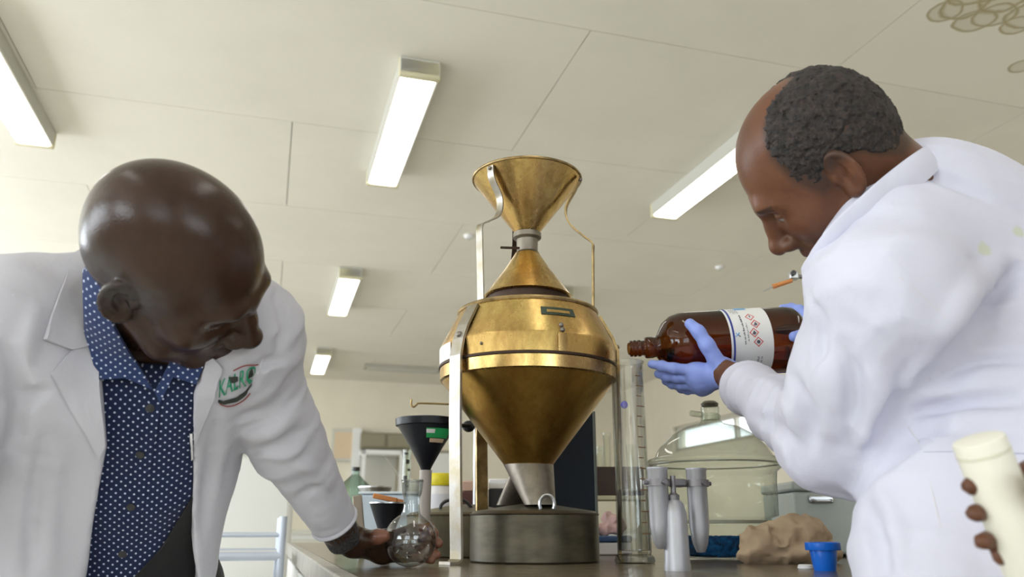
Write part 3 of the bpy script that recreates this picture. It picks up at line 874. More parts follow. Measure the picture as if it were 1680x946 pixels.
# grey steel case with sprung latch, behind the blue stopper
c = on_bench(1372, 1.78)
t = thing('steel_case', c, 'pale grey steel case with chrome latch, beside the white coat of the man pouring', 'case')
w = .10; zt = Q(1372, 806, 1.78)[2] - BENCH
MB().box(c[0] - .078, c[0] + .14, 1.78, 2.0, BENCH + .006, BENCH + zt).build('body', M['box_grey'], t, bevel=.006)
MB().box(c[0] - .081, c[0] + .143, 1.777, 2.003, BENCH + zt + .001, BENCH + zt + .022).build('lid', M['box_grey'], t, bevel=.006)
for x in (-.06, .12):
    for y in (1.80, 1.98): MB().lathe((c[0] + x, y, BENCH), [(0, 0), (.008, 0), (.008, .006), (0, .006)], 12).build('foot', M['dark'], t)
lc = V(c[0] - .02, 1.776, BENCH + zt - .016)
h_ = MB().obox(lc, V(1, 0, 0), V(0, 1, 0), V(0, 0, 1), .026, .003, .008).build('latch', M['steel'], t, bevel=.003)
MB().tube([lc + V(-.02, -.004, -.002), lc + V(-.014, -.011, -.004), lc + V(.014, -.011, -.004), lc + V(.02, -.004, -.002)], .0028, 8).build('latch_wire', M['steel'], h_)

# crumpled brown paper bag
S = Sculpt()
c = on_bench(1293, 1.49)
for a_, b_, r1, r2 in ((( -.055, .0, .03), (.035, .0, .042), .026, .034), ((.035, 0, .042), (.075, -.01, .018), .030, .014), ((-.055, 0, .03), (-.075, -.01, .012), .022, .010), ((-.02, -.01, .02), (.06, -.02, .014), .018, .012), ((-.01, 0, .05), (.012, .005, .058), .022, .016)):
    S.cap(c + V(*a_), c + V(*b_), r1, r2, .02)
S.raw(lambda P: BENCH + .001 - P[:, 2], (-9, -9, -9), (9, 9, 9), .001, 2)
def crump(P, d): return d + .013 * np.abs(vnoise(P * 30)) + .008 * np.abs(vnoise(P * 62 + 5)) + .003 * np.abs(vnoise(P * 140 + 5)) - .009
S.post = crump
o = tag(sculpt_obj('paper_bag', S, .004, M['paper'], None, relax=0), 'crumpled brown paper bag lying right of the desiccator', 'bag')

# bottles behind the bag
def bottle(c, r, h, mat, capmat, label, name='reagent_bottle', liquid=None):
    b = thing(name, c, label, 'bottle')
    MB().lathe(c, [(0, .001), (r * .9, .001), (r, .006), (r, h * .62), (r * .85, h * .74), (r * .42, h * .82), (r * .40, h * .9), (r * .36, h * .9)], 32).build('body', mat, b)
    MB().lathe(c, [(0, h * .88), (r * .5, h * .88), (r * .5, h), (0, h)], 24).build('cap', capmat, b)
    if liquid: MB().lathe(c, [(0, .004), (r * .88, .004), (r * .95, .008), (r * .95, h * .45), (0, h * .45)], 24).build('liquid', liquid, b)
bottle(on_bench(1302, 2.07), .026, .16, M['glass_green'], M['blue_plastic'], 'small clear bottle with blue cap left of the grey steel case', liquid=pmat('teal', (.03, .14, .20), .2))

# dark board, brown box with vials, small clutter behind the right leg
MB_ = MB(); c = on_bench(938, 1.98)
t = thing('navy_board', c, 'tall dark navy board standing behind the brass divider', 'board')
zt = Q(940, 676, 1.98)[2]
MB().box(c[0] - .085, c[0] + .062, 1.98, 1.995, BENCH + .01, zt).build('panel', M['navy'], t, bevel=.002)
MB().box(c[0] + .058, c[0] + .0645, 1.976, 1.999, BENCH + .004, zt + .002).build('edge_strip', pmat('edge', (.10, .11, .10), .5), t, bevel=.001)
MB().box(c[0] - .088, c[0] + .065, 1.95, 2.03, BENCH, BENCH + .012).build('foot', M['dark'], t, bevel=.002)
c = on_bench(1004, 2.15)
t = thing('wooden_rack', c, 'dark brown wooden rack holding little vials, behind the right leg of the divider', 'rack')
z0, z1 = Q(1000, 812, 2.15)[2], Q(1000, 765, 2.15)[2]
MB().box(c[0] - .05, c[0] + .09, 2.15, 2.25, z0, z1).build('drawer_box', M['brown_wood'], t, bevel=.002)
MB().box(c[0] - .055, c[0] + .095, 2.145, 2.255, z0 - .012, z0 - .001).build('shelf', M['cream'], t, bevel=.002)
for x in (-.045, .085):
    for y in (2.155, 2.245): MB().box(c[0] + x - .006, c[0] + x + .006, y - .006, y + .006, BENCH, z0 - .012).build('leg', M['cream'], t, smooth=False)
for x, h in ((-.02, .055), (.0, .09), (.03, .07), (.06, .06)):
    tag(MB().lathe((c[0] + x, 2.18, z1), [(0, .001), (.008, .001), (.0095, .004), (.010, h * .8), (.011, h * .82), (.011, h), (.009, h)], 20).build('vial', M['glass_green'], None), None, 'vial', 'vials on the wooden rack')
for i, o in enumerate([o for o in COL.objects if o.name.startswith('vial')]):
    o['label'] = ('shortest glass vial, left end of the brown rack', 'tall glass vial second from the left on the brown rack', 'glass vial second from the right end of the brown rack', 'glass vial at the right end of the brown rack')[i]
c = on_bench(1000, 1.9)
t = thing('specimen_tray', c, 'pale specimen tray with blue lid under the brown rack', 'tray')
MB().box(c[0] - .03, c[0] + .05, 1.9, 1.98, BENCH + .001, BENCH + .028).build('base', M['white_plastic'], t, bevel=.003)
MB().box(c[0] - .032, c[0] + .052, 1.898, 1.982, BENCH + .0285, BENCH + .042).build('lid', pmat('blue_lid', (.03, .08, .2), .4), t, bevel=.003)
S = Sculpt(); q = c + V(.005, .04, .068)
S.cap(q + V(-.025, 0, -.012), q + V(.02, 0, -.004), .014, .016, .01).cap(q + V(.02, 0, -.004), q + V(0, .01, .012), .014, .011, .01)
S.post = crump
tag(sculpt_obj('tissue', S, .004, pmat('pink', (.55, .36, .34), .8), None, relax=0), 'crumpled pinkish tissue on the blue lidded tray', 'tissue')

# ---- left side of the divider
c = on_bench(694, 1.60)
t = thing('black_funnel', c * V(1, 1, 0) + V(0, 0, Q(692, 800, 1.6)[2]), 'large black plastic funnel with green label standing in a grey measuring tube', 'funnel')
def fz(y): return Q(692, y, 1.6)[2]
c0 = V(c[0], 1.6, 0); m_ = mpp(Q(692, 730, 1.6))
MB().lathe(c0, [(8 * m_, fz(798)), (8 * m_, fz(770)), (10 * m_, fz(765)), (44 * m_, fz(701)), (51.5 * m_, fz(699)), (52.5 * m_, fz(688)), (50 * m_, fz(687)), (49 * m_, fz(698)), (8.5 * m_, fz(763)), (6.5 * m_, fz(770)), (6.5 * m_, fz(798))], 56, closed=True).build('cone', M['black_plastic'], t, angle=30)
def fplate(name, mat, angs, ys, l):
    mb = MB(); n = 24; vs = []
    for y in ys:
        r = (10 + 34 * (765 - y) / 64) * m_ + l
        for k in range(n):
            A = math.radians(angs[0] + (angs[1] - angs[0]) * k / (n - 1)); vs.append(V(c0[0] + r * math.sin(A), c0[1] - r * math.cos(A), fz(y)))
    mb.add(vs, [(k, k + 1, n + k + 1, n + k) for k in range(n - 1)]).build(name, mat, t, smooth=True)
fplate('label', M['green_label'], (5, 68), (706, 721), .0032); fplate('label', M['white_plastic'], (5, 24), (708, 714), .0040); fplate('label', pmat('pale_label', (.60, .45, .30), .5), (14, 60), (722, 728), .0026)
MB().tube([V(c0[0] - 51 * m_, 1.6, fz(694)), V(c0[0] + 72 * m_, 1.62, fz(696))], .004, 8).build('handle', M['black_plastic'], t)
c = on_bench(694, 1.6)
t = thing('grey_tube', c, 'grey measuring tube carrying the big black funnel', 'tube')
zt = fz(771) - BENCH
MB().lathe(c, [(.011, .006), (.012, zt), (.0105, zt), (.0098, .008)], 28, closed=True).build('wall', pmat('grey_plastic', (.40, .36, .33), .5), t)
MB().lathe(c, [(0, 0), (.022, 0), (.022, .006), (.012, .009), (0, .0091)], 28).build('foot', pmat('grey_foot', (.40, .36, .33), .5), t)

c = on_bench(719, 2.06)
t = thing('lidded_jar', c, 'white plastic jar with bright yellow screw lid behind the black funnel', 'jar')
zt = Q(717, 797, 2.06)[2] - BENCH; z2 = Q(717, 777, 2.06)[2] - BENCH
MB().lathe(c, [(0, 0), (.040, 0), (.043, .003), (.043, zt - .01), (.040, zt), (0, zt)], 40).build('body', M['white_plastic'], t)
MB().lathe(c, [(0, zt), (.0435, zt), (.0445, zt + .002), (.0445, z2 - .003), (.042, z2), (0, z2)], 48).build('lid', M['yellow_plastic'], t)
MB().lathe(c, [(.0432, zt - .055), (.0436, zt - .055), (.0436, zt - .02), (.0432, zt - .02)], 40, closed=True).build('label', pmat('jar_label', (.72, .72, .78), .6), t)

c = on_bench(662, 2.28)
t = thing('printed_cylinder', c, 'slim clear measuring cylinder with bold black marks left of the black funnel', 'cylinder')
zt = Q(661, 737, 2.28)[2] - BENCH
MB().lathe(c, [(.024, 0), (.024, .01), (.0115, .015), (.0115, zt), (.0105, zt), (.0105, .018), (0, .017)], 24).build('tube', M['glass_green'], t)
for k in range(7):
    z = zt - .012 - k * .022
    A0 = math.radians(-120 + (k % 3) * 25); n = 4; mb = MB(); hh = .003 + .003 * (k % 2)
    vs = [c + V(.0118 * math.cos(A0 + i * .22), .0118 * math.sin(A0 + i * .22), z + s) for s in (-hh, hh) for i in range(n + 1)]
    mb.add(vs, [(i, i + 1, n + 2 + i, n + 1 + i) for i in range(n)]).build('mark', M['dark'], t, smooth=False)

# retort stand: rod, boss, hooked wire
c = on_bench(778, 2.0)
t = thing('retort_stand', c, 'steel retort stand with hooked wire, behind the left leg of the divider', 'stand')
MB().box(c[0] - .025, c[0] + .05, 1.995, 2.11, BENCH, BENCH + .015).build('base', M['cast'], t, bevel=.003)
MB().tube([c + V(0, .01, .014), V(c[0], 2.01, Q(778, 650, 2.0)[2])], .006, 12).build('rod', M['steel'], t)
hk = [Q(675, 655, 1.98), Q(675, 664, 1.98), Q(679, 667, 1.98), Q(684, 663, 1.98), Q(690, 661, 1.98), Q(746, 663, 1.98), Q(776, 664, 1.993)]
MB().tube(smoothline(hk, 4), .0026, 8).build('hook_wire', M['old_strap'], t)
MB().box(c[0] - .012, c[0] + .012, 1.985, 2.012, Q(778, 672, 2)[2], Q(778, 656, 2)[2]).build('boss', M['cast'], t, bevel=.003)
bp_ = Q(769, 699, 1.985)
MB().sphere(bp_, .016, 10, (1, .9, .9)).build('clamp_knob', M['black_plastic'], t)
c = on_bench(786, 2.2)
t = thing('brown_carton', c, 'dark red brown carton behind the rear leg of the divider', 'carton')
MB().box(c[0] - .05, c[0] + .015, 2.2, 2.28, BENCH, Q(786, 806, 2.2)[2]).build('body', pmat('carton', (.10, .035, .03), .6), t, bevel=.003)
MB().box(c[0] - .048, c[0] + .013, 2.2, 2.28, Q(786, 806, 2.2)[2] + .001, Q(786, 788, 2.2)[2]).build('sleeve', pmat('carton_pale', (.55, .36, .28), .7), t, bevel=.003)
c = on_bench(822, 2.25)
t = thing('white_carton', c, 'small white carton behind the left spout', 'carton')
MB().box(c[0] - .035, c[0] + .03, 2.25, 2.32, BENCH, Q(822, 802, 2.25)[2]).build('body', M['dark'], t, bevel=.002)
MB().box(c[0] - .034, c[0] + .029, 2.25, 2.32, Q(822, 802, 2.25)[2] + .001, Q(822, 785, 2.25)[2]).build('lid', M['white_plastic'], t, bevel=.002)
# wire bail lying on the rear pan
bail = smoothline([Q(722, 838, 1.80), Q(724, 828, 1.80), Q(733, 821, 1.80), Q(748, 819, 1.80), Q(764, 822, 1.80), Q(776, 836, 1.80)], 5)
tag(MB().tube(bail, .0036, 8).build('wire_bail', M['dark'], None), 'dark curved wire bail above the olive rear pan', 'wire')

# left clutter behind the hand: pale box, dark weighing bowl, brush, scoop, glass dish
c = on_bench(640, 2.05)
t = thing('plastic_tub', c, 'pale blue grey plastic tub behind the dark bowl', 'tub')
zt = Q(640, 806, 2.05)[2]
MB().box(c[0] - .080, c[0] + .075, 2.05, 2.2, BENCH + .001, zt - .006).build('body', pmat('tub', (.50, .58, .66), .4), t, bevel=.006)
MB().box(c[0] - .084, c[0] + .079, 2.046, 2.204, zt - .006, zt).build('rim', pmat('tub_rim', (.60, .66, .72), .4), t, bevel=.002)
c = on_bench(632, 1.70)
t = thing('dark_bowl', c, 'dark conical bowl on short stem behind the thumb of the bald man', 'bowl')
zt = Q(632, 826, 1.7)[2] - BENCH
MB().lathe(c, [(0, 0), (.028, 0), (.028, .004), (.010, .010), (.008, .030), (.036, zt), (.034, zt), (.006, .034), (0, .034)], 40).build('cone', M['black_plastic'], t)
MB().lathe(c, [(.034, zt), (.0375, zt + .0002), (.0375, zt + .003), (.034, zt + .003)], 40, closed=True).build('rim', M['steel'], t)
p0, p1 = Q(612, 814, 1.695), Q(652, 823, 1.70); p0[2] = BENCH + zt + .016; p1[2] = BENCH + zt + .006
t = thing('wood_brush', p1, 'orange brown wooden brush lying across the dark bowl', 'brush')
MB().bar(p0, p1, V(0, 0, 1), .010, .012).build('handle', M['orange_wood'], t, bevel=.002)
MB().bar(p1, p1 + nrm(p1 - p0) * .012, V(0, 0, 1), .008, .010).build('ferrule', M['orange_wood'], t, bevel=.001)
c = on_bench(590, 1.75)
t = thing('metal_scoop', c, 'narrow dull metal scoop standing upright behind the cuff of the bald man', 'scoop')
a_, b_ = Q(586, 812, 1.75), on_bench(594, 1.75)
MB().bar(a_, a_ * .45 + b_ * .55, V(1, 0, 0), .020, .006).build('blade', pmat('dull', (.30, .25, .20), .5, .5), t, bevel=.002)
MB().bar(a_ * .45 + b_ * .55, b_, V(1, 0, 0), .011, .009).build('stem', pmat('dull_green', (.20, .22, .12), .5, .3), t, bevel=.002)
c = on_bench(577, 2.75)
t = thing('glass_dish', c, 'greenish glass lidded dish far back beyond the cuff of the bald man', 'dish')
zt = Q(577, 772, 2.75)[2] - BENCH
MB().lathe(c, [(0, .002), (.05, .002), (.055, zt * .62), (.06, zt * .66), (.06, zt * .72), (.05, zt * .8), (.012, zt * .95), (.012, zt), (0, zt)], 36).build('vessel', glassmat('glass_dish', (.65, .78, .70), edge=.7), t)
MB().lathe(c, [(0, zt), (.013, zt), (.013, zt + .012), (0, zt + .012)], 16).build('knob', M['dark'], t)
c = on_bench(611, 2.5)
t = thing('steel_dish', c, 'shiny steel dish far back between the glass dish and the black funnel', 'dish')
zt = Q(611, 800, 2.5)[2] - BENCH
MB().lathe(c, [(0, 0), (.03, 0), (.035, zt * .8), (.05, zt), (.048, zt), (.03, zt * .8), (0, zt * .78)], 32).build('bowl', M['steel'], t)
MB().lathe(c, [(.047, zt), (.052, zt), (.052, zt + .004), (.047, zt + .004)], 32, closed=True).build('rim', M['steel'], t)

# clamp with orange-handled key on a stand behind the man pouring
c = on_bench(1392, 2.06)
t = thing('clamp_stand', c, 'laboratory clamp stand with orange-handled key, half hidden behind the man pouring', 'stand')
MB().box(c[0] - .05, c[0] + .06, 2.03, 2.16, BENCH, BENCH + .015).build('base', M['cast'], t, bevel=.003)
MB().tube([c + V(0, 0, .014), V(c[0], 2.06, Q(1345, 440, 2.06)[2])], .006, 12).build('rod', M['steel'], t)
kp = Q(1301, 453, 2.05)
cb = MB().obox(kp, V(1, 0, 0), V(0, 1, 0), V(0, 0, 1), .012, .012, .010).build('clamp_block', M['steel'], t, bevel=.003)
MB().tube([kp, V(c[0], 2.06, kp[2])], .006, 10).build('clamp_arm', M['cast'], t)
MB().lathe(kp + V(-.004, -.012, .004), [(0, 0), (.007, 0), (.007, .008), (0, .008)], 16, axis=(0, -1, 0)).build('knob', M['dark'], cb)
MB().tube([Q(1299, 460, 2.04), Q(1268, 470, 2.04)], [.0055, .0065], 10).build('key_handle', M['orange_wood'], t)
MB().tube([Q(1269, 469.7, 2.04), Q(1253, 477, 2.04)], .0024, 8).build('key_shaft', M['steel'], t)

# ------------------------------------------------------------------ aisle and far end of the room
def uv_of(p): return -p[0] * SA + p[1] * CA, p[0] * CA + p[1] * SA
fu, fv = uv_of(Q(480, 860, 3.75)); fu += .05
t = thing('chest_freezer', rm(fu + .3, fv - .3, 0), 'white chest freezer with olive lid edge in the aisle behind the bald man', 'freezer')
zt = Q(395, 742, 3.75)[2]
MB().rbox(fu, fu + .6, fv - .62, fv, .03, zt).build('cabinet', M['white_paint'], t, bevel=.03)
MB().rbox(fu - .01, fu + .605, fv - .625, fv + .005, zt + .002, zt + .035).build('lid', pmat('olive', (.34, .31, .16), .5), t, bevel=.008)
MB().rbox(fu - .016, fu - .001, fv - .5, fv - .12, .55, .60).build('handle', M['lamp_side'], t, bevel=.004)
for a_ in (fu + .05, fu + .55):
    for b_ in (fv - .57, fv - .05): MB().lathe(rm(a_, b_, 0), [(0, 0), (.02, 0), (.02, .03), (0, .03)], 12).build('foot', M['dark'], t)
fu, fv = uv_of(Q(466, 900, 2.35)); fv = min(fv, .05); fw_ = .245
t = thing('steel_trolley', rm(fu + .2, fv - fw_ / 2, 0), 'pale blue grey tubular trolley in the aisle before the white freezer', 'trolley')
for b_ in (fv - fw_, fv):
    for a_ in (fu, fu + .4):
        MB().tube([rm(a_, b_, .06), rm(a_, b_, .99)], .011, 12).build('post', M['frame_blue'], t)
        MB().lathe(rm(a_ - .012, b_, .031), [(0, 0), (.03, 0), (.03, .024), (0, .024)], 18, axis=rm(1, 0, 0)).build('castor', M['dark'], t)
for z in (.89, .35):
    s_ = MB().rbox(fu + .01, fu + .39, fv - fw_, fv, z - .012, z).build('shelf', M['white_paint'], t, bevel=.003)
    for a_ in (fu, fu + .4): MB().tube([rm(a_, fv - fw_, z - .005), rm(a_, fv, z - .005)], .012, 12).build('rail', M['frame_blue'], s_)
for a_ in (fu, fu + .4): MB().tube([rm(a_, fv - fw_, .94), rm(a_, fv, .94)], .006, 8).build('rail', M['frame_blue'], t)

UF = U1 - .02
def far(x, y):
    """point on the far wall seen at photo pixel"""
    r = ray(x, y); n = rm(1, 0, 0); k = (UF - CAMP @ n) / (r @ n); return CAMP + r * k
def fuv(x, y): p = far(x, y); return p[0] * CA + p[1] * SA, p[2]
va, z1 = fuv(545, 703); vb, z0 = fuv(581, 757)
t = thing('notice_board', rm(UF, (va + vb) / 2, z0), 'small cream notice board on the far wall left of the pilaster', 'board')
MB().rbox(UF - .03, UF + .015, va, vb, z0, z1).build('frame', M['lamp_side'], t, bevel=.005)
MB().rbox(UF - .035, UF - .028, va + .04, vb - .04, z0 + .04, z1 - .04).build('sheet', pmat('sheet', (.66, .52, .36), .8), t, smooth=False)
va, _ = fuv(576, 750); vb, _ = fuv(590, 750)
structure(MB().rbox(UF - .12, UF + .015, va, vb, 0, 2.3).build('trim_1', M['white_paint'], smooth=False))
va, z1 = fuv(590, 712); vb, z0 = fuv(668, 740)
t = thing('wall_cupboard', rm(UF - .3, (va + vb) / 2, z0), 'dark olive wall cupboard on the far wall left of the black funnel', 'cupboard')
MB().rbox(UF - .3, UF + .015, va, vb, z0, z1).build('carcass', pmat('olive_cupboard', (.22, .20, .13), .6), t, bevel=.006)
for k in range(2): MB().rbox(UF - .32, UF - .3, va + .02 + k * (vb - va) / 2, va - .02 + (k + 1) * (vb - va) / 2, z0 + .03, z1 - .03).build('door', pmat('olive_door', (.25, .23, .15), .55), t, bevel=.004)
va, z1 = fuv(588, 742); vb, z0 = fuv(652, 800)
t = thing('fume_cupboard', rm(UF - .35, (va + vb) / 2, 0), 'white framed fume cupboard under the dark wall cupboard at the far end', 'cupboard')
for p_, q_ in ((va, va + .05), (vb - .05, vb)): MB().rbox(UF - .5, UF - .42, p_, q_, 0, z1).build('post', M['white_paint'], t, smooth=False)
MB().rbox(UF - .5, UF - .05, va, vb, z1 - .06, z1).build('top', M['white_paint'], t, smooth=False)
MB().rbox(UF - .12, UF - .02, va + .05, vb - .05, .9, z1 - .06).build('back_panel', M['lamp_side'], t, smooth=False)
MB().rbox(UF - .48, UF - .02, va + .05, vb - .05, .0, .9).build('cabinet', M['white_paint'], t, smooth=False)
hs = smoothline([rm(UF - .2, va + .35, z1 - .06), rm(UF - .25, va + .55, z1 - .35), rm(UF - .25, va + .5, z1 - .7), rm(UF - .22, va + .3, .92)], 6)
MB().tube(hs, .015, 8).build('hose', M['lamp_side'], t)
va, z1 = fuv(694, 738); vb, z0 = fuv(750, 782)
t = thing('whiteboard', rm(UF, (va + vb) / 2, z0), 'cream whiteboard on the far wall between black funnel and brass divider', 'board')
MB().rbox(UF - .03, UF + .015, va, vb, z0, z1).build('frame', pmat('frame_olive', (.30, .28, .2), .6), t, smooth=False)
MB().rbox(UF - .04, UF - .028, va + .04, vb - .04, z0 + .04, z1 - .04).build('sheet', M['white_paint'], t, smooth=False)
# far side bench, closing the view between the things on the near bench
t = thing('far_bench', rm(8.3, 1.3, 0), 'pale far bench across the end of the room', 'bench')
MB().rbox(8.0, 8.7, -.6, 4.2, .9, .94).build('worktop', M['lamp_side'], t, smooth=False)
MB().rbox(8.03, 8.67, -.55, 4.15, 0, .9).build('carcass', M['white_paint'], t, smooth=False)
for k in range(8): MB().rbox(8.01, 8.03, -.53 + k * .585, .03 + k * .585, .08, .86).build('door', M['lamp_side'], t, bevel=.003)
# ------------------------------------------------------------------ people: materials
def skin(name, base, dark, lip, rough=.36):
    m, nt, b = newmat(name)
    b.inputs['Roughness'].default_value = rough; b.inputs['Specular IOR Level'].default_value = .27
    b.inputs['Subsurface Weight'].default_value = .08; b.inputs['Subsurface Radius'].default_value = (.4, .15, .08); b.inputs['Subsurface Scale'].default_value = .008
    tc = N(nt, 'ShaderNodeTexCoord')
    no = N(nt, 'ShaderNodeTexNoise', Scale=14., Detail=5., Roughness=.65); nt.links.new(tc.outputs['Object'], no.inputs['Vector'])
    rp = N(nt, 'ShaderNodeValToRGB'); rp.color_ramp.elements[0].position = .3; rp.color_ramp.elements[1].position = .7
    rp.color_ramp.elements[0].color = c4([x * .72 for x in base]); rp.color_ramp.elements[1].color = c4([x * 1.2 for x in base])
    nt.links.new(no.outputs['Fac'], rp.inputs['Fac'])
    col = rp.outputs[0]
    for at, c in (('stubble', dark), ('lips', lip), ('palm', (.22, .095, .06))):
        a = N(nt, 'ShaderNodeAttribute', attribute_name=at); mx = N(nt, 'ShaderNodeMix'); mx.data_type = 'RGBA'; mx.inputs[7].default_value = c4(c)
        nt.links.new(a.outputs['Fac'], mx.inputs[0]); nt.links.new(col, mx.inputs[6]); col = mx.outputs[2]
    nt.links.new(col, b.inputs['Base Color'])
    nb = N(nt, 'ShaderNodeTexNoise', Scale=300., Detail=3.); nt.links.new(tc.outputs['Object'], nb.inputs['Vector'])
    bp = N(nt, 'ShaderNodeBump', Strength=.22, Distance=.0012); nt.links.new(nb.outputs['Fac'], bp.inputs['Height']); nt.links.new(bp.outputs[0], b.inputs['Normal'])
    return m
def cloth(name, col, var=.06, wr=.35, fine=.12):
    m, nt, b = newmat(name)
    b.inputs['Roughness'].default_value = .85; b.inputs['Sheen Weight'].default_value = .1; b.inputs['Specular IOR Level'].default_value = .25
    tc = N(nt, 'ShaderNodeTexCoord')
    no = N(nt, 'ShaderNodeTexNoise', Scale=5., Detail=4.); nt.links.new(tc.outputs['Object'], no.inputs['Vector'])
    rp = N(nt, 'ShaderNodeValToRGB'); rp.color_ramp.elements[0].position = .3; rp.color_ramp.elements[1].position = .6
    rp.color_ramp.elements[0].color = c4([x * (1 - var) for x in col]); rp.color_ramp.elements[1].color = c4(col)
    nt.links.new(no.outputs['Fac'], rp.inputs['Fac']); nt.links.new(rp.outputs[0], b.inputs['Base Color'])
    n2 = N(nt, 'ShaderNodeTexNoise', Scale=22., Detail=5., Roughness=.55, Distortion=.6); nt.links.new(tc.outputs['Object'], n2.inputs['Vector'])
    n3 = N(nt, 'ShaderNodeTexNoise', Scale=600., Detail=1.); nt.links.new(tc.outputs['Object'], n3.inputs['Vector'])
    b1 = N(nt, 'ShaderNodeBump', Strength=wr, Distance=.006); nt.links.new(n2.outputs['Fac'], b1.inputs['Height'])
    b2 = N(nt, 'ShaderNodeBump', Strength=fine, Distance=.001); nt.links.new(n3.outputs['Fac'], b2.inputs['Height']); nt.links.new(b1.outputs[0], b2.inputs['Normal'])
    nt.links.new(b2.outputs[0], b.inputs['Normal'])
    return m
def dotted(name, col, dot, pitch):
    """navy cotton with small white dots, laid out on the cloth's own UVs (metres)"""
    m = cloth(name, col); nt = m.node_tree; b = nt.nodes['Principled BSDF']
    src = b.inputs['Base Color'].links[0].from_socket
    uv = N(nt, 'ShaderNodeUVMap'); acc = None
    for o in (0, .5):
        mp = N(nt, 'ShaderNodeMapping'); mp.inputs['Scale'].default_value = (1 / pitch, 1 / pitch, 1); mp.inputs['Location'].default_value = (o, o, 0)
        nt.links.new(uv.outputs[0], mp.inputs['Vector'])
        fr = N(nt, 'ShaderNodeVectorMath', operation='FRACTION'); nt.links.new(mp.outputs[0], fr.inputs[0])
        ds = N(nt, 'ShaderNodeVectorMath', operation='DISTANCE'); nt.links.new(fr.outputs[0], ds.inputs[0]); ds.inputs[1].default_value = (.5, .5, 0)
        lt = N(nt, 'ShaderNodeMapRange'); lt.inputs['From Min'].default_value = .14; lt.inputs['From Max'].default_value = .075; nt.links.new(ds.outputs['Value'], lt.inputs['Value'])
        if acc is None: acc = lt.outputs[0]
        else:
            ad = N(nt, 'ShaderNodeMath', operation='MAXIMUM'); nt.links.new(acc, ad.inputs[0]); nt.links.new(lt.outputs[0], ad.inputs[1]); acc = ad.outputs[0]
    mx = N(nt, 'ShaderNodeMix'); mx.data_type = 'RGBA'; mx.inputs[7].default_value = c4(dot)
    nt.links.new(acc, mx.inputs[0]); nt.links.new(src, mx.inputs[6]); nt.links.new(mx.outputs[2], b.inputs['Base Color'])
    return m
M['skin_left'] = skin('skin_left', (.040, .0195, .012), (.060, .055, .055), (.035, .017, .015), .25)
M['skin_right'] = skin('skin_right', (.128, .054, .029), (.05, .03, .022), (.12, .055, .045), .38)
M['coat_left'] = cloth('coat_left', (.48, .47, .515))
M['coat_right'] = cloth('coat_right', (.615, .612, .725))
def add_stains(m, pts, col):
    """old faint spill marks at fixed places on the cloth"""
    nt = m.node_tree; b = nt.nodes['Principled BSDF']; src = b.inputs['Base Color'].links[0].from_socket
    gp = N(nt, 'ShaderNodeNewGeometry'); no = N(nt, 'ShaderNodeTexNoise', Scale=90., Detail=4.)
    nt.links.new(gp.outputs['Position'], no.inputs['Vector'])
    for p, r in pts:
        ds = N(nt, 'ShaderNodeVectorMath', operation='DISTANCE'); nt.links.new(gp.outputs['Position'], ds.inputs[0]); ds.inputs[1].default_value = tuple(p)
        ad = N(nt, 'ShaderNodeMath', operation='MULTIPLY_ADD'); nt.links.new(no.outputs['Fac'], ad.inputs[0]); ad.inputs[1].default_value = r * 1.2; nt.links.new(ds.outputs['Value'], ad.inputs[2])
        mr = N(nt, 'ShaderNodeMapRange'); mr.inputs['From Min'].default_value = r * 1.6; mr.inputs['From Max'].default_value = r * 1.1; mr.inputs['To Max'].default_value = .55
        nt.links.new(ad.outputs[0], mr.inputs['Value'])
        mx = N(nt, 'ShaderNodeMix'); mx.data_type = 'RGBA'; mx.inputs[7].default_value = c4(col); nt.links.new(mr.outputs[0], mx.inputs[0]); nt.links.new(src, mx.inputs[6]); src = mx.outputs[2]
    nt.links.new(src, b.inputs['Base Color'])
M['seam'] = cloth('seam_cloth', (.62, .61, .66))
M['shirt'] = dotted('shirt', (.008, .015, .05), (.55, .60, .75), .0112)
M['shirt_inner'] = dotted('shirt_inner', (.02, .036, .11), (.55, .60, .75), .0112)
M['trouser'] = cloth('trouser', (.012, .011, .012))
M['shoe'] = pmat('shoe', (.015, .012, .01), .3)
M['glove'] = pmat('glove', (.27, .36, .84), .5, bump=.25, bscale=90, var=.1, vscale=20)
M['hair'] = pmat('hair', (.008, .007, .007), .7, bump=.8, bscale=240, bdist=.005, col2=(.035, .022, .018), vscale=170, detail=2.)
M['eye_white'] = pmat('eye_white', (.30, .26, .22), .15)
M['iris'] = pmat('iris', (.012, .007, .005), .08)
M['dark_cuff'] = cloth('dark_cuff', (.03, .027, .028))

# ------------------------------------------------------------------ people: anatomy
class Frame:
    def __init__(s, pos, R, sc=1.0): s.p = np.asarray(pos, float); s.R = np.asarray(R, float); s.s = sc
    def __call__(s, *q): return s.p + s.R @ (np.array(q, float) * s.s)
    def inv(s, P): return (np.asarray(P) - s.p) @ s.R / s.s
def ortho(x, y, z):
    z = nrm(z); y = nrm(np.asarray(y) - z * (np.asarray(y) @ z)); x = np.cross(y, z); return np.stack([x, y, z], 1)

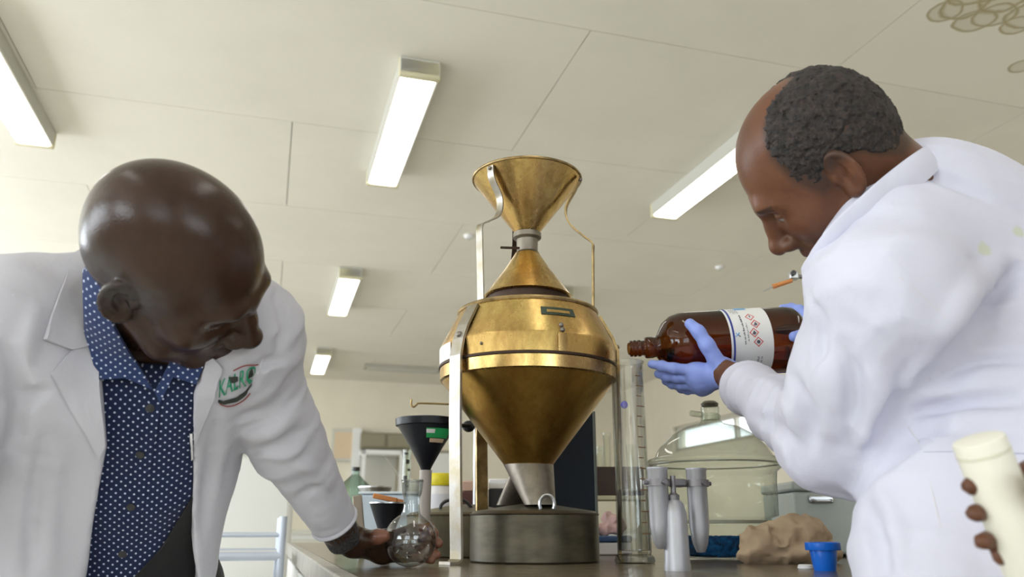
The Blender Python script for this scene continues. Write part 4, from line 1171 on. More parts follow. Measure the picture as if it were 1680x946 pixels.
def add_head(S, H, full_lips=1.0, ear_scale=1.0, lid=0.0):
    s = H.s; R = H.R
    def e(c, r, k=.012, op=1, A=None): S.ell(H(*c), np.array(r) * s, R if A is None else A, k * s, op)
    def ch(pts, rs, k=.012, op=1): S.chain([H(*p) for p in pts], [r * s for r in rs], k * s, op)
    e((0, -.012, .035), (.0765, .099, .083), .01)
    e((0, -.045, -.004), (.067, .060, .068), .03)
    e((0, .030, -.022), (.0635, .064, .086), .03)
    e((0, .020, -.068), (.054, .058, .044), .03)
    ch([(-.053, .004, -.055), (-.045, .035, -.088), (-.018, .070, -.108), (.018, .070, -.108), (.045, .035, -.088), (.053, .004, -.055)], [.017, .017, .017, .017, .017, .017], .02)
    e((0, .076, -.106), (.020, .018, .016), .02)
    ch([(-.046, .064, .012), (-.026, .081, .019), (0, .085, .012), (.026, .081, .019), (.046, .064, .012)], [.007, .010, .009, .010, .007], .02)
    for g in (-1, 1):
        e((g * .045, .056, -.030), (.021, .020, .018), .03)
        e((g * .033, .095, -.001), (.018, .015, .012), .014, -1)
        e((g * .0325, .0715, -.002), (.0150, .0142, .0125), .006)
        ch([(g * .019, .0815, -.006 + lid), (g * .032, .0868, -.0085 + lid), (g * .045, .0765, -.006 + lid)], [.0020, .0027, .0020], .0025, -1)
        ch([(g * .018, .083, .004), (g * .032, .0865, .0065), (g * .047, .074, .003)], [.0016, .0018, .0014], .004, -1)
        ch([(g * .016, .088, .017), (g * .032, .087, .0225), (g * .050, .068, .016)], [.0042, .005, .003], .008)
    ch([(0, .086, .006), (0, .099, -.018), (0, .113, -.040)], [.0085, .0100, .0120], .014)
    e((0, .114, -.043), (.0145, .012, .0115), .010)
    for g in (-1, 1):
        e((g * .0165, .100, -.047), (.0098, .0125, .0092), .008)
        e((g * .0085, .109, -.0565), (.0050, .0065, .0045), .004, -1)
        ch([(g * .024, .086, -.050), (g * .033, .073, -.072), (g * .033, .066, -.088)], [.0018, .0024, .001], .010, -1)
    e((0, .073, -.075), (.031, .0235, .026), .022)
    L = full_lips
    ch([(-.026, .0805, -.0775), (-.012, .0935, -.0725), (0, .0950, -.0735), (.012, .0935, -.0725), (.026, .0805, -.0775)], [.0035, .0068 * L, .0062 * L, .0068 * L, .0035], .006)
    ch([(-.024, .080, -.081), (-.010, .0915, -.0862), (.010, .0915, -.0862), (.024, .080, -.081)], [.0035, .0080 * L, .0080 * L, .0035], .006)
    ch([(-.028, .083, -.0785), (-.010, .1015, -.0795), (.010, .1015, -.0795), (.028, .083, -.0785)], [.0012, .0020, .0020, .0012], .003, -1)
    e((0, .0865, -.0985), (.016, .007, .0045), .008, -1)
    for g in (-1, 1):
        u = nrm(H.R @ V(0, -.18, 1)); b = nrm(H.R @ V(g * .52, -.86, -.05)); b = nrm(b - u * (u @ b)); n = np.cross(u, b) * g
        if (n @ (H.R @ V(g, 0, 0))) < 0: n = -n
        A = np.stack([n, b, u], 1); z = ear_scale * s
        c = H(g * .0735, -.006, -.006) + b * .012 * z
        S.ell(c, np.array([.0058, .0175, .0300]) * z, A, .006 * s)
        S.ell(c + n * .0062 * z - b * .001 * z - u * .002 * z, np.array([.0062, .0110, .0185]) * z, A, .003 * s, -1)
        ring = [c + n * .0035 * z + b * (math.cos(t) * .0158 * z) + u * (math.sin(t) * .0285 * z) for t in np.linspace(-1.9, 2.75, 14)]
        S.chain(ring, [.0036 * z] * 14, .003 * s)
        S.ell(c - u * .0265 * z - b * .005 * z + n * .001 * z, np.array([.0055, .0085, .0085]) * z, A, .006 * s)
        S.ell(c - b * .0145 * z - u * .003 * z + n * .002 * z, np.array([.0045, .0045, .0065]) * z, A, .004 * s)
        S.chain([c + n * .0045 * z + b * .006 * z + u * .016 * z, c + n * .0042 * z + b * .0085 * z - u * .004 * z, c + n * .003 * z + b * .002 * z - u * .016 * z], [.0026 * z] * 3, .004 * s)
        S.ell(c + n * .0065 * z - b * .006 * z - u * .004 * z, np.array([.007, .0045, .0055]) * z, A, .003 * s, -1)
def add_eyes(H, parent):
    for g in (-1, 1):
        c = H(g * .0325, .0722, -.0035); r = .0128 * H.s
        mb = MB().sphere(c, r, 12); o = mb.build('eye', M['eye_white'], parent, angle=0)
        ax = nrm(H.R @ V(0, 1, -.35))
        MB().lathe(c, [(0, r + .0006)] + [(r * math.sin(q) * 1.01, r * math.cos(q) * 1.015) for q in (.12, .25, .38, .46)], 20, axis=ax).build('iris', M['iris'], o, angle=0)

def creases(S, lines, k=.014):
    """pulled folds: lines of photo pixels marched onto the cloth; positive radius = ridge, negative = groove"""
    L = []
    for r, px in lines:
        P, ok = march(S, smoothline([np.array(p, float) for p in px], 4))
        if ok.sum() > 2: L.append((r, P[ok], S.grad(P[ok])))
    for r, P, G in L:
        n = len(P); rr = [abs(r) * (.25 + .75 * math.sin(math.pi * (i + .5) / n)) for i in range(n)]
        S.chain(list(P + G * (abs(r) * (-.55 if r > 0 else .45))), rr, k, 1 if r > 0 else -1)
def hand(S, wrist, mcps, fingers, thumb, rpalm=.0125, grow=0., k=.008):
    """palm rays from wrist to each knuckle, then jointed tapering fingers"""
    wr = np.asarray(wrist, float)
    for m_ in mcps: S.cap(wr, m_, .0165 + grow, rpalm + grow, .012)
    for a_, b_ in zip(mcps[:-1], mcps[1:]): S.cap(np.asarray(a_) * .85 + wr * .15, np.asarray(b_) * .85 + wr * .15, rpalm + grow, rpalm + grow, .01)
    rad_ = [(.0098, .0090, .0082, .0072), (.0102, .0092, .0084, .0074), (.0098, .0088, .0080, .0070), (.0086, .0078, .0070, .0062)]
    for f, r in zip(fingers, rad_):
        S.chain(f, [x + grow for x in r[:len(f)]], .0035)
        for p in f[1:-1]: S.ell(p, [r[1] + grow + .0006] * 3, None, .004)
    S.chain(thumb, [x + grow for x in (.0150, .0125, .0108, .0092)[:len(thumb)]], .008)
def auto_hand(S, wrist, d, palm, side, curl=.35, grow=0., L=1.0):
    """relaxed hand; d = forearm direction, palm = palm normal, side = towards the thumb"""
    wr = np.asarray(wrist, float); d = nrm(d); palm = nrm(palm - d * (np.asarray(palm) @ d)); side = np.asarray(side, float); t = nrm(side - d * (side @ d) - palm * (side @ palm))
    mc = [wr + d * l * L + t * o for l, o in ((.090, .030), (.094, .009), (.089, -.012), (.081, -.031))]
    F_ = []
    for m_, ls in zip(mc, ((.042, .026, .02), (.047, .030, .02), (.043, .028, .02), (.034, .021, .018))):
        p = m_; an = curl * .5; f = [p]
        for l in ls:
            p = p + (d * math.cos(an) + palm * math.sin(an)) * l * L; f.append(p); an += curl
        F_.append(f)
    th = [wr + d * .022 + t * .018, wr + d * .052 + t * .044 + palm * .012, wr + d * .078 + t * .054 + palm * .022, wr + d * .100 + t * .056 + palm * .030]
    hand(S, wr, mc, F_, th, grow=grow)

def cone(S, a, b, r1, r2, k=.01, op=1):
    """tapered tube with flat ends (a cuff)"""
    a = np.asarray(a, float); b = np.asarray(b, float); d = b - a; L = np.linalg.norm(d); d = d / L; R_ = max(r1, r2)
    def fn(P):
        q = P - a; t = q @ d; rr = np.sqrt(np.maximum((q ** 2).sum(1) - t * t, 0))
        return np.maximum(rr - (r1 + (r2 - r1) * np.clip(t / L, 0, 1)), np.maximum(-t, t - L))
    return S.raw(fn, np.minimum(a, b) - R_, np.maximum(a, b) + R_, k, op)
def folds(bones, amp, f_along, f_across, seed):
    """cloth creases: stretched noise across each bone (limb or trunk axis); bones = [(a, b, weight radius, amp, f_along, f_across)]"""
    def post(P, d):
        W = np.zeros(len(P)) + 1e-6; D = np.zeros(len(P))
        for i, (a, b, R_, am, fl, fc) in enumerate(bones):
            a = np.asarray(a, float); b = np.asarray(b, float); ax = b - a; L = np.linalg.norm(ax); ax = ax / L
            q = P - a; t = np.clip(q @ ax, 0, L); dist = np.sqrt(((q - t[:, None] * ax) ** 2).sum(1))
            w = np.exp(-(dist / R_) ** 2 * 2)
            al = q @ ax; pr = q - al[:, None] * ax
            n = vnoise(np.stack([pr[:, 0] * fc + seed + i * 3.1, pr[:, 1] * fc + pr[:, 2] * fc * .5, al * fl + pr[:, 2] * fc * .6], 1))
            n2 = vnoise(np.stack([pr[:, 0] * fc * 2 + seed, pr[:, 2] * fc * 2 + i, al * fl * 2.1 + pr[:, 1] * fc], 1))
            h = (np.abs(n) ** .8 - .42) + .45 * (np.abs(n2) - .4)
            W += w; D += w * h * am
        return d + D / W
    return post
def legs(hip, sep, feet, mat, par, h=.009, top_r=.105):
    """trousers down to the ankles, and shoes"""
    S = Sculpt(); hip = np.asarray(hip, float); sep = np.asarray(sep, float)
    S.cap(hip - sep * .7, hip + sep * .7, top_r, None, .03)
    sh = []
    for g, f in zip((-1, 1), feet):
        f = np.asarray(f, float); hp = hip + sep * g; kn = hp * .5 + V(f[0], f[1], .09) * .5 + V(0, 0, .02)
        S.cap(hp, kn, .095, .068, .03).cap(kn, V(f[0], f[1], .085), .066, .055, .02)
    S.raw(lambda P: .045 - P[:, 2], (-9,) * 3, (9,) * 3, .001, 2)
    sculpt_obj('trousers', S, h, mat, par)
def shoe(f, d, par):
    f = np.asarray(f, float); d = nrm(d); S = Sculpt()
    S.cap(V(f[0], f[1], .045) - d * .05, V(f[0], f[1], .040) + d * .03, .042, .042, .02).cap(V(f[0], f[1], .036) + d * .03, V(f[0], f[1], .030) + d * .15, .042, .036, .02)
    S.cap(V(f[0], f[1], .05) - d * .03, V(f[0], f[1], .11) - d * .035, .042, .044, .02)
    S.raw(lambda P: .001 - P[:, 2], (-9,) * 3, (9,) * 3, .001, 2); S.raw(lambda P: P[:, 2] - .115, (-9,) * 3, (9,) * 3, .001, 2)
    sculpt_obj('shoe', S, .006, M['shoe'], par)
# ------------------------------------------------------------------ the bald man on the left
HL = Frame((-.395, .905, 1.262), ortho(None, (.793, .309, -.525), (.52, -.792, .319)), 1.03)
nbL = Q(240, 588, 1.09)
shL, shR = Q(392, 552, 1.07), Q(18, 535, 1.0)
elL, wrL = Q(473, 727, 1.19), Q(556, 868, 1.305)
elR, wrR = Q(-95, 760, .98), Q(-150, 990, 1.08)
def left_trunk(S, e=0., top=True, k=.06):
    S.cap(Q(265, 640, 1.13), Q(110, 630, 1.09), .092 + e, .092 + e, k)
    S.cap(Q(258, 770, 1.19), Q(100, 770, 1.16), .084 + e, .090 + e, k)
    S.cap(Q(222, 905, 1.26), Q(95, 905, 1.24), .086 + e, .090 + e, k)
    S.cap(Q(200, 1010, 1.29), Q(95, 1010, 1.28), .090 + e, .092 + e, k)
    S.cap(Q(265, 640, 1.13), Q(222, 905, 1.26), .080 + e, .076 + e, k).cap(Q(110, 630, 1.09), Q(95, 905, 1.24), .080 + e, .080 + e, k)
    if top:
        S.cap(shR, Q(170, 512, 1.075), .058 + e, .050 + e, k); S.cap(Q(170, 512, 1.075), Q(300, 560, 1.125), .050 + e, .05 + e, k); S.cap(Q(300, 560, 1.125), shL, .055 + e, .058 + e, k)
        S.cap(shR, Q(110, 640, 1.09), .06 + e, .08 + e, k); S.cap(shL, Q(275, 650, 1.13), .055 + e, .07 + e, k)
hipL = Q(150, 1010, 1.285)
man = thing('person', V(hipL[0], hipL[1], 0), 'bald man in open white lab coat and navy dotted shirt leaning over the bench', 'person')
S = Sculpt(); add_head(S, HL, 1.05, 1.05, lid=-.001)
S.chain([HL(0, -.010, -.045), HL(0, -.022, -.095), nbL], [.056, .050, .056], .03)
left_trunk(S, -.012)
S.chain([shL, elL, wrL], [.044, .034, .0245], .02).chain([shR, elR, wrR], [.044, .034, .026], .02)
mcp = [Q(640, 880, 1.388), Q(640, 893, 1.391), Q(636, 905, 1.389), Q(630, 914, 1.38)]
fin = [[mcp[0], Q(676, 868, 1.404), Q(704, 866, 1.385), Q(713, 874, 1.358)],
       [mcp[1], Q(681, 884, 1.408), Q(710, 882, 1.385), Q(720, 891, 1.356)],
       [mcp[2], Q(677, 901, 1.404), Q(706, 901, 1.382), Q(717, 910, 1.354)],
       [mcp[3], Q(666, 914, 1.392), Q(693, 914, 1.376), Q(708, 919, 1.350)]]
hand(S, Q(580, 888, 1.335), mcp, fin, [Q(588, 890, 1.335), Q(604, 884, 1.322), Q(620, 880, 1.312), Q(631, 879, 1.309)], .0115)
S.cap(wrL, Q(580, 888, 1.335), .0245, .0215, .015)
auto_hand(S, wrR, wrR - elR, V(.8, .3, 0), V(.2, .9, 0))
S.raw(lambda P: BENCH + .0012 - P[:, 2] + (P[:, 1] < 1.2) * .0 - np.where((P[:, 0] * CA + P[:, 1] * SA) > BV0 - .01, 0, 9), (-9,) * 3, (9,) * 3, .001, 2)
def attrL(v):
    q = HL.inv(v); r = np.linalg.norm(q, axis=1)
    sides = np.clip((.038 - np.abs(q[:, 2] - .012)) / .03, 0, 1) * np.clip((.035 - q[:, 1]) / .03, 0, 1) * (r < .16)
    st = np.clip(sides * (.75 + .5 * vnoise(v * 120)), 0, .8)
    lips = ((q[:, 1] > .078) & (np.abs(q[:, 0]) < .027) & (np.abs(q[:, 2] + .080) < .014)) * 1.0
    palm = np.zeros(len(v))
    for p in [f[-1] for f in fin] + [f[-2] for f in fin] + [Q(631, 879, 1.309)]: palm = np.maximum(palm, np.clip(1.5 - np.linalg.norm(v - p, axis=1) / .016, 0, .75))
    return dict(stubble=st, lips=lips, palm=palm)
sculpt_obj('body', S, .0027, M['skin_left'], man, attr=attrL, lo=np.array([-.95, .70, .80]), hi=np.array([-.05, 1.55, 1.45]))
SBL = S
add_eyes(HL, man)
axL = nrm(Q(178, 905, 1.25) - Q(190, 640, 1.11)); sdL = nrm(Q(265, 640, 1.13) - Q(110, 630, 1.09)); sdL = nrm(sdL - axL * (sdL @ axL))
shirt_uv = lambda v: np.stack([(v - nbL) @ sdL, (v - nbL) @ axL], 1)
S = Sculpt(); left_trunk(S, .003)
S.cap(HL(0, -.036, -.105) * .35 + nbL * .65, nbL, .068, .072, .03)
S.raw(lambda P: -(P - (nbL - axL * .030)) @ axL, (-9,) * 3, (9,) * 3, .004, 2)
S.post = folds([(Q(190, 600, 1.1), Q(170, 980, 1.27), .3, .004, 6, 16)], 0, 0, 0, 2.)
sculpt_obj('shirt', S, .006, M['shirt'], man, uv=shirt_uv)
SSH = S
# lab coat, open down the front
OPEN = [(150, 400), (157, 470), (160, 560), (172, 730), (152, 850), (126, 1010), (336, 1010), (318, 900), (312, 840), (316, 740), (324, 640), (345, 570), (330, 480), (240, 420)]
S = Sculpt(); left_trunk(S, .016)
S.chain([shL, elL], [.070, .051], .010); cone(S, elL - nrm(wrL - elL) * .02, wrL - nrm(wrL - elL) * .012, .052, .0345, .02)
S.chain([shR, elR], [.072, .056], .03); cone(S, elR - nrm(wrR - elR) * .02, wrR, .054, .040, .02)
S.cap(Q(300, 700, 1.16), Q(268, 960, 1.22), .050, .058, .04)
S.cap(Q(60, 700, 1.10), Q(40, 1010, 1.16), .070, .09, .05)
def open_front(P):
    x, y, z = proj(P); d = poly_sd(np.stack([x, y], 1), OPEN) * z / F
    return np.maximum(d, np.maximum(P[:, 1] - 1.16 - (y - 600) / 400 * .09, -99))
S.raw(open_front, (-.75, .85, .7), (-.25, 1.3, 1.4), .003, -1)
creases(S, [(-.007, [(398, 704), (436, 690), (488, 652)]), (.006, [(404, 716), (446, 706), (498, 676)]), (-.006, [(400, 682), (440, 676), (474, 640)]), (-.006, [(412, 742), (466, 716), (492, 706)]), (.005, [(425, 752), (474, 748), (500, 730)]),
    (-.006, [(400, 640), (430, 600), (462, 590)]), (.006, [(405, 662), (440, 640), (470, 606)]), (-.005, [(470, 830), (512, 800), (540, 796)]), (-.005, [(455, 480), (462, 530), (455, 580)]), (.005, [(478, 760), (510, 770), (540, 800)]),
    (.007, [(60, 500), (45, 560), (30, 620)]), (-.010, [(0, 560), (28, 612), (30, 690), (8, 740)]), (-.008, [(70, 720), (52, 830), (46, 950)]), (.009, [(100, 740), (84, 850), (80, 950)]),
    (-.007, [(350, 690), (344, 780), (332, 880)]), (.006, [(372, 660), (366, 730), (352, 820)]), (-.007, [(10, 640), (40, 650), (75, 640)])], .010)
S.post = folds([(shL, elL, .10, .013, 30, 7), (elL, wrL, .09, .006, 34, 7), (shR, elR, .1, .012, 26, 7), (Q(200, 620, 1.1), Q(170, 980, 1.25), .22, .007, 4, 16)], 0, 0, 0, 5.)
SCL = S
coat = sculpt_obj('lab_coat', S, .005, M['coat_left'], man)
patch('collar', S, [(152, 408), (122, 424), (98, 475), (66, 556), (114, 574), (156, 566), (157, 480)], M['coat_left'], coat, .006, .004)
patch('lapel', S, [(84, 612), (116, 574), (158, 562), (163, 640), (171, 728), (165, 748), (140, 702), (108, 655)], M['coat_left'], coat, .005, .003)
patch('lapel', S, [(346, 580), (366, 600), (352, 650), (326, 705), (319, 730), (324, 645)], M['coat_left'], coat, .004, .002)
patch('button', S, [(308, 712), (317, 711), (318, 752), (309, 753)], M['white_plastic'], coat, .003, .001, step=5)
_d = nrm(wrL - elL); _a = nrm(np.cross(_d, V(0, 0, 1))); _b = np.cross(_d, _a); _c = wrL - _d * .016
MB().tube([_c + (_a * math.cos(q) + _b * math.sin(q)) * .0350 for q in np.linspace(0, 2 * math.pi, 41)[:-1]], .0032, 8, closed=True).build('cuff_hem', M['coat_left'], coat)
# stitched seams of the coat
def seam(S, px, name, mat, par, r=.0012, off=.0):
    P, ok = march(S, smoothline([np.array(p, float) for p in px], 6)); P = P[ok] + S.grad(P[ok]) * off
    if len(P) > 1: return MB().tube(list(P), r, 6).build(name, mat, par)
seam(S, [(2, 490), (40, 478), (75, 462), (105, 440)], 'seam', M['seam'], coat)
seam(S, [(418, 470), (440, 520), (430, 590), (405, 650)], 'seam', M['seam'], coat)
# embroidered badge
GRN = pmat('badge_green', (.01, .22, .11), .7); DRK = pmat('badge_dark', (.02, .025, .02), .7); RED = pmat('badge_red', (.25, .05, .04), .7)
def badge_map(x0, y0, x1, y1, h, bend=0.):
    d = np.array([x1 - x0, y1 - y0], float); u = np.array([.10, -1.0])
    return lambda t: np.array([x0, y0]) + t[:, :1] * d + (t[:, 1:] * h + (t[:, :1] - t[:, :1] ** 2) * bend) * u
text_mesh('KALRO', badge_map(359, 649, 415, 622, 27), 'badge_letters', GRN, coat, S, .0045, bold=.012)
patch('badge_ribbon', S, [(358, 652), (366, 655), (388, 648), (404, 637), (414, 624), (414, 630), (405, 643), (388, 654), (368, 660), (358, 657)], DRK, coat, .001, .0035, step=4)
patch('badge_cow', S, [(376, 617), (391, 616), (391, 622), (386, 625), (381, 625)], DRK, coat, .001, .0038, step=3)
patch('badge_leaf', S, [(411, 602), (412, 614), (404, 618)], DRK, coat, .001, .0038, step=3)
seam(S, [(383, 605), (398, 598), (412, 596), (421, 596)], 'badge_arc', RED, coat, .0008, .0035)
seam(S, [(358, 655), (364, 661), (378, 663), (396, 655), (410, 642)], 'badge_arc', RED, coat, .0008, .0035)
# shirt collar, front placket, buttons
UN = Sculpt(); UN.chain([HL(0, -.016, -.075), HL(0, -.022, -.10), nbL], [.058, .058, .064], .03); UN.L += SSH.L[:-1]
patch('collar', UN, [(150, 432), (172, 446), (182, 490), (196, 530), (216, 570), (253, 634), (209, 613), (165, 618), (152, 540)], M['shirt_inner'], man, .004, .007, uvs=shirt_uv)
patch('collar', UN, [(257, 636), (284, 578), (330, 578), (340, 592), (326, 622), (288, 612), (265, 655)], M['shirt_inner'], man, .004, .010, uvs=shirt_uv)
pl = patch('placket', SSH, [(250, 634), (268, 640), (256, 720), (234, 830), (212, 955), (184, 955), (208, 830), (232, 720)], M['shirt'], man, .002, .001, uvs=shirt_uv)
for x, y in ((231, 743), (216, 829), (202, 906), (247, 668)):
    P, ok = march(SSH, [(x, y)]); n_ = SSH.grad(P)[0]
    MB().lathe(P[0] + n_ * .003, [(0, 0), (.0052, 0), (.0055, .0015), (.0035, .0022), (0, .0018)], 16, axis=n_).build('button', M['dark'], pl)
patch('waist_front', SSH, [(322, 795), (300, 832), (262, 896), (206, 960), (345, 960), (325, 860)], M['trouser'], man, .004, .004)
cone_c = MB()
# dark under-cuff at the wrist
S = Sculpt(); cone(S, wrL - nrm(wrL - elL) * .03, wrL + nrm(wrL - elL) * .026, .0288, .0280, .004); S.cap(wrL - nrm(wrL - elL) * .06, wrL + nrm(wrL - elL) * .06, .0252, None, .002, -1)
sculpt_obj('under_cuff', S, .0025, M['dark_cuff'], man)
fs = nrm(V(-(shL - shR)[1], (shL - shR)[0], 0)) * -1
sp = nrm(V(*(shL - shR)[:2], 0)) * .09
ft = [V(hipL[0], hipL[1], 0) + g * sp * 1.1 for g in (-1, 1)]
legs(V(hipL[0], hipL[1], .86), sp, ft, M['trouser'], man)
for f in ft: shoe(f, fs, man)
# ------------------------------------------------------------------ the man pouring, on the right
_R0 = ortho(None, (-.70, .46, -.546), (-.705, -.327, .629))
_R0 = np.array(Matrix.Rotation(math.radians(-6), 3, Vector(_R0[:, 2]))) @ _R0
_R0 = np.array(Matrix.Rotation(math.radians(6), 3, Vector(CAMP - V(.418, 1.003, 1.434)))) @ _R0
HR = Frame((.418, 1.003, 1.434), _R0, 1.02)
nbR = Q(1478, 372, 1.075)
aL, aR = Q(1456, 492, .945), Q(1690, 430, 1.22)
eL, wL = Q(1366, 722, 1.07), Q(1212, 628, 1.40)
eR, wR = Q(1470, 740, 1.40), Q(1352, 566, 1.535)
def right_trunk(S, e=0., k=.06):
    S.cap(aL, Q(1565, 378, 1.05), .070 + e, .082 + e, k).cap(Q(1565, 378, 1.05), Q(1720, 405, 1.12), .084 + e, .09 + e, k).cap(Q(1720, 405, 1.12), aR, .085 + e, .07 + e, k)
    S.cap(Q(1500, 520, 1.08), Q(1700, 540, 1.04), .105 + e, .13 + e, k)
    S.cap(Q(1545, 690, 1.03), Q(1710, 690, 1.0), .100 + e, .13 + e, k)
    S.cap(Q(1560, 860, .97), Q(1700, 860, .96), .098 + e, .12 + e, k)
    S.cap(Q(1565, 1010, .94), Q(1700, 1010, .93), .098 + e, .12 + e, k)
    if e > 0: S.cap(Q(1565, 1010, .94) - V(0, 0, .2), Q(1700, 1010, .93) - V(0, 0, .2), .100, .12, k)
hipR = Q(1630, 1010, .935)
man2 = thing('person', V(hipR[0], hipR[1], 0), 'man with short black hair in closed white lab coat pouring from a brown bottle', 'person')
# brown bottle: axis along the photo's horizontal, mouth over the measuring cylinder
b0, b1 = Q(1031, 572, 1.495), Q(1309, 556, 1.515)
bx = nrm(b1 - b0); BL = np.linalg.norm(b1 - b0)
def along(x): return float((x - 1031) / (1309 - 1031) * BL)
S = Sculpt(); add_head(S, HR, 1.0, 1.05)
S.chain([HR(0, -.030, -.04), HR(0, -.036, -.09), nbR], [.060, .058, .052], .03)
right_trunk(S, -.024)
S.chain([aL, eL, wL], [.045, .036, .026], .02).chain([aR, eR, wR], [.045, .036, .026], .02)
gm_ = [Q(1136, 607, 1.445), Q(1139, 620, 1.450), Q(1143, 631, 1.458), Q(1150, 638, 1.470)]
gf = [[gm_[0], Q(1106, 604, 1.452), Q(1086, 600, 1.462), Q(1069, 597, 1.472)],
      [gm_[1], Q(1110, 619, 1.470), Q(1093, 617, 1.485), Q(1080, 613, 1.497)],
      [gm_[2], Q(1117, 631, 1.485), Q(1103, 629, 1.503), Q(1092, 625, 1.515)],
      [gm_[3], Q(1128, 639, 1.500), Q(1118, 637, 1.515), Q(1110, 634, 1.526)]]
gt = [Q(1178, 596, 1.418), Q(1160, 566, 1.412), Q(1146, 544, 1.414), Q(1132, 531, 1.420)]
gw = Q(1192, 612, 1.425)
hm = [Q(1328, 522, 1.575), Q(1330, 545, 1.590), Q(1330, 575, 1.585), Q(1326, 605, 1.565)]
hf = [[hm[0], Q(1312, 508, 1.590), Q(1298, 505, 1.600), Q(1284, 505, 1.602)], [hm[1], Q(1308, 540, 1.605), Q(1290, 540, 1.612), Q(1276, 541, 1.610)],
      [hm[2], Q(1308, 580, 1.602), Q(1292, 588, 1.606), Q(1280, 594, 1.602)], [hm[3], Q(1308, 618, 1.570), Q(1294, 625, 1.560), Q(1282, 627, 1.545)]]
ht = [Q(1338, 562, 1.505), Q(1326, 556, 1.470), Q(1314, 552, 1.445), Q(1303, 552, 1.436)]
hw = Q(1352, 566, 1.535)
hand(S, gw, gm_, gf, gt, .0125, -.0008); hand(S, hw, hm, hf, ht, .0115, -.0008)
S.cap(wL - nrm(wL - eL) * .03, gw, .0265, .0235, .015)
def hair_edge(P):
    q = HR.inv(P); x = np.abs(q[:, 0]); y = q[:, 1]; z = q[:, 2]
    front = y - np.minimum(np.interp(x, [0, .022, .038, .050, .062, .078], [-.060, -.053, -.012, .011, .025, .031]), np.interp(z, [-.01, .016, .044, .06], [.016, .026, .032, .08]))
    low = np.interp(y, [-.11, -.077, -.057, -.044, -.03, .001, .005, .03], [-.055, -.051, -.024, .001, .012, .012, -.008, -.008]) - z
    return np.maximum(front, low)
def attrR(v):
    q = HR.inv(v)
    hr = np.clip(1 - hair_edge(v) / .012, 0, 1) * (np.linalg.norm(q, axis=1) < .15) * (q[:, 2] > -.06) * .8
    lips = ((q[:, 1] > .078) & (np.abs(q[:, 0]) < .027) & (np.abs(q[:, 2] + .080) < .014)) * .8
    bd = np.clip((-.055 - q[:, 2]) / .03, 0, 1) * np.clip((q[:, 1] - .0) / .03, 0, 1) * (np.linalg.norm(q, axis=1) < .15) * .35
    br = (np.abs(q[:, 2] - .0215 + np.abs(np.abs(q[:, 0]) - .03) * .25) < .0045) & (np.abs(np.abs(q[:, 0]) - .033) < .019) & (q[:, 1] > .06)
    return dict(stubble=np.maximum(np.maximum(bd, br * .85), hr), lips=lips)
sculpt_obj('body', S, .0027, M['skin_right'], man2, attr=attrR, lo=np.array([.14, .78, .82]), hi=np.array([.95, 1.72, 1.62]))
add_eyes(HR, man2); SBR = S
for nm, args in (('glove', (gw, gm_, gf, gt, .0128, .0010)), ('glove', (hw, hm, hf, ht, .0118, .0010))):
    S = Sculpt(); hand(S, *args)
    if args[0] is gw:
        cone(S, gw + nrm(wL - gw) * .012, gw - nrm(wL - gw) * .02, .0275, .0235, .008)
    S.post = lambda P, d: d + .0008 * np.abs(vnoise(P * 150))
    sculpt_obj(nm, S, .0024, M['glove'], man2)
# short curled hair
S = Sculpt(); R_ = HR.R
S.ell(HR(0, -.013, .0355), (.0795, .1015, .0860), R_, .01); S.ell(HR(0, -.047, -.004), (.0695, .0625, .071), R_, .03)
def hairline(P):
    q = HR.inv(P); x = np.abs(q[:, 0]); y = q[:, 1]; z = q[:, 2]
    front = y - np.minimum(np.interp(x, [0, .022, .038, .050, .062, .078], [-.060, -.053, -.012, .011, .025, .031]), np.interp(z, [-.01, .016, .044, .06], [.016, .026, .032, .08])) + .004 * vnoise(P * 90)
    low = np.interp(y, [-.11, -.077, -.057, -.044, -.03, .001, .005, .03], [-.055, -.051, -.024, .001, .012, .012, -.008, -.008]) - z
    return np.maximum(front, low) * .8
S.raw(hairline, (-9,) * 3, (9,) * 3, .006, 2)
def curls(P, d):
    return d + .0055 * np.abs(vnoise(P * 120)) + .0035 * np.abs(vnoise(P * 230 + 3)) - .0040
S.post = curls
sculpt_obj('hair', S, .0024, M['hair'], man2, relax=0)
# closed lab coat
S = Sculpt(); right_trunk(S, .004)
S.chain([Q(1385, 440, .995), Q(1450, 375, .99), Q(1520, 312, 1.02), Q(1585, 330, 1.09)], [.040, .048, .050, .060], .05)
S.chain([aL, aL * .45 + eL * .55, eL], [.078, .071, .064], .04); cone(S, eL - nrm(wL - eL) * .01, wL - nrm(wL - eL) * .022, .062, .042, .03)
S.chain([aR, eR], [.080, .062], .03); cone(S, eR, wR - nrm(wR - eR) * .03, .060, .044, .02)
S.cap(wL - nrm(wL - eL) * .05, wL + nrm(wL - eL) * .05, .034, .034, .002, -1)
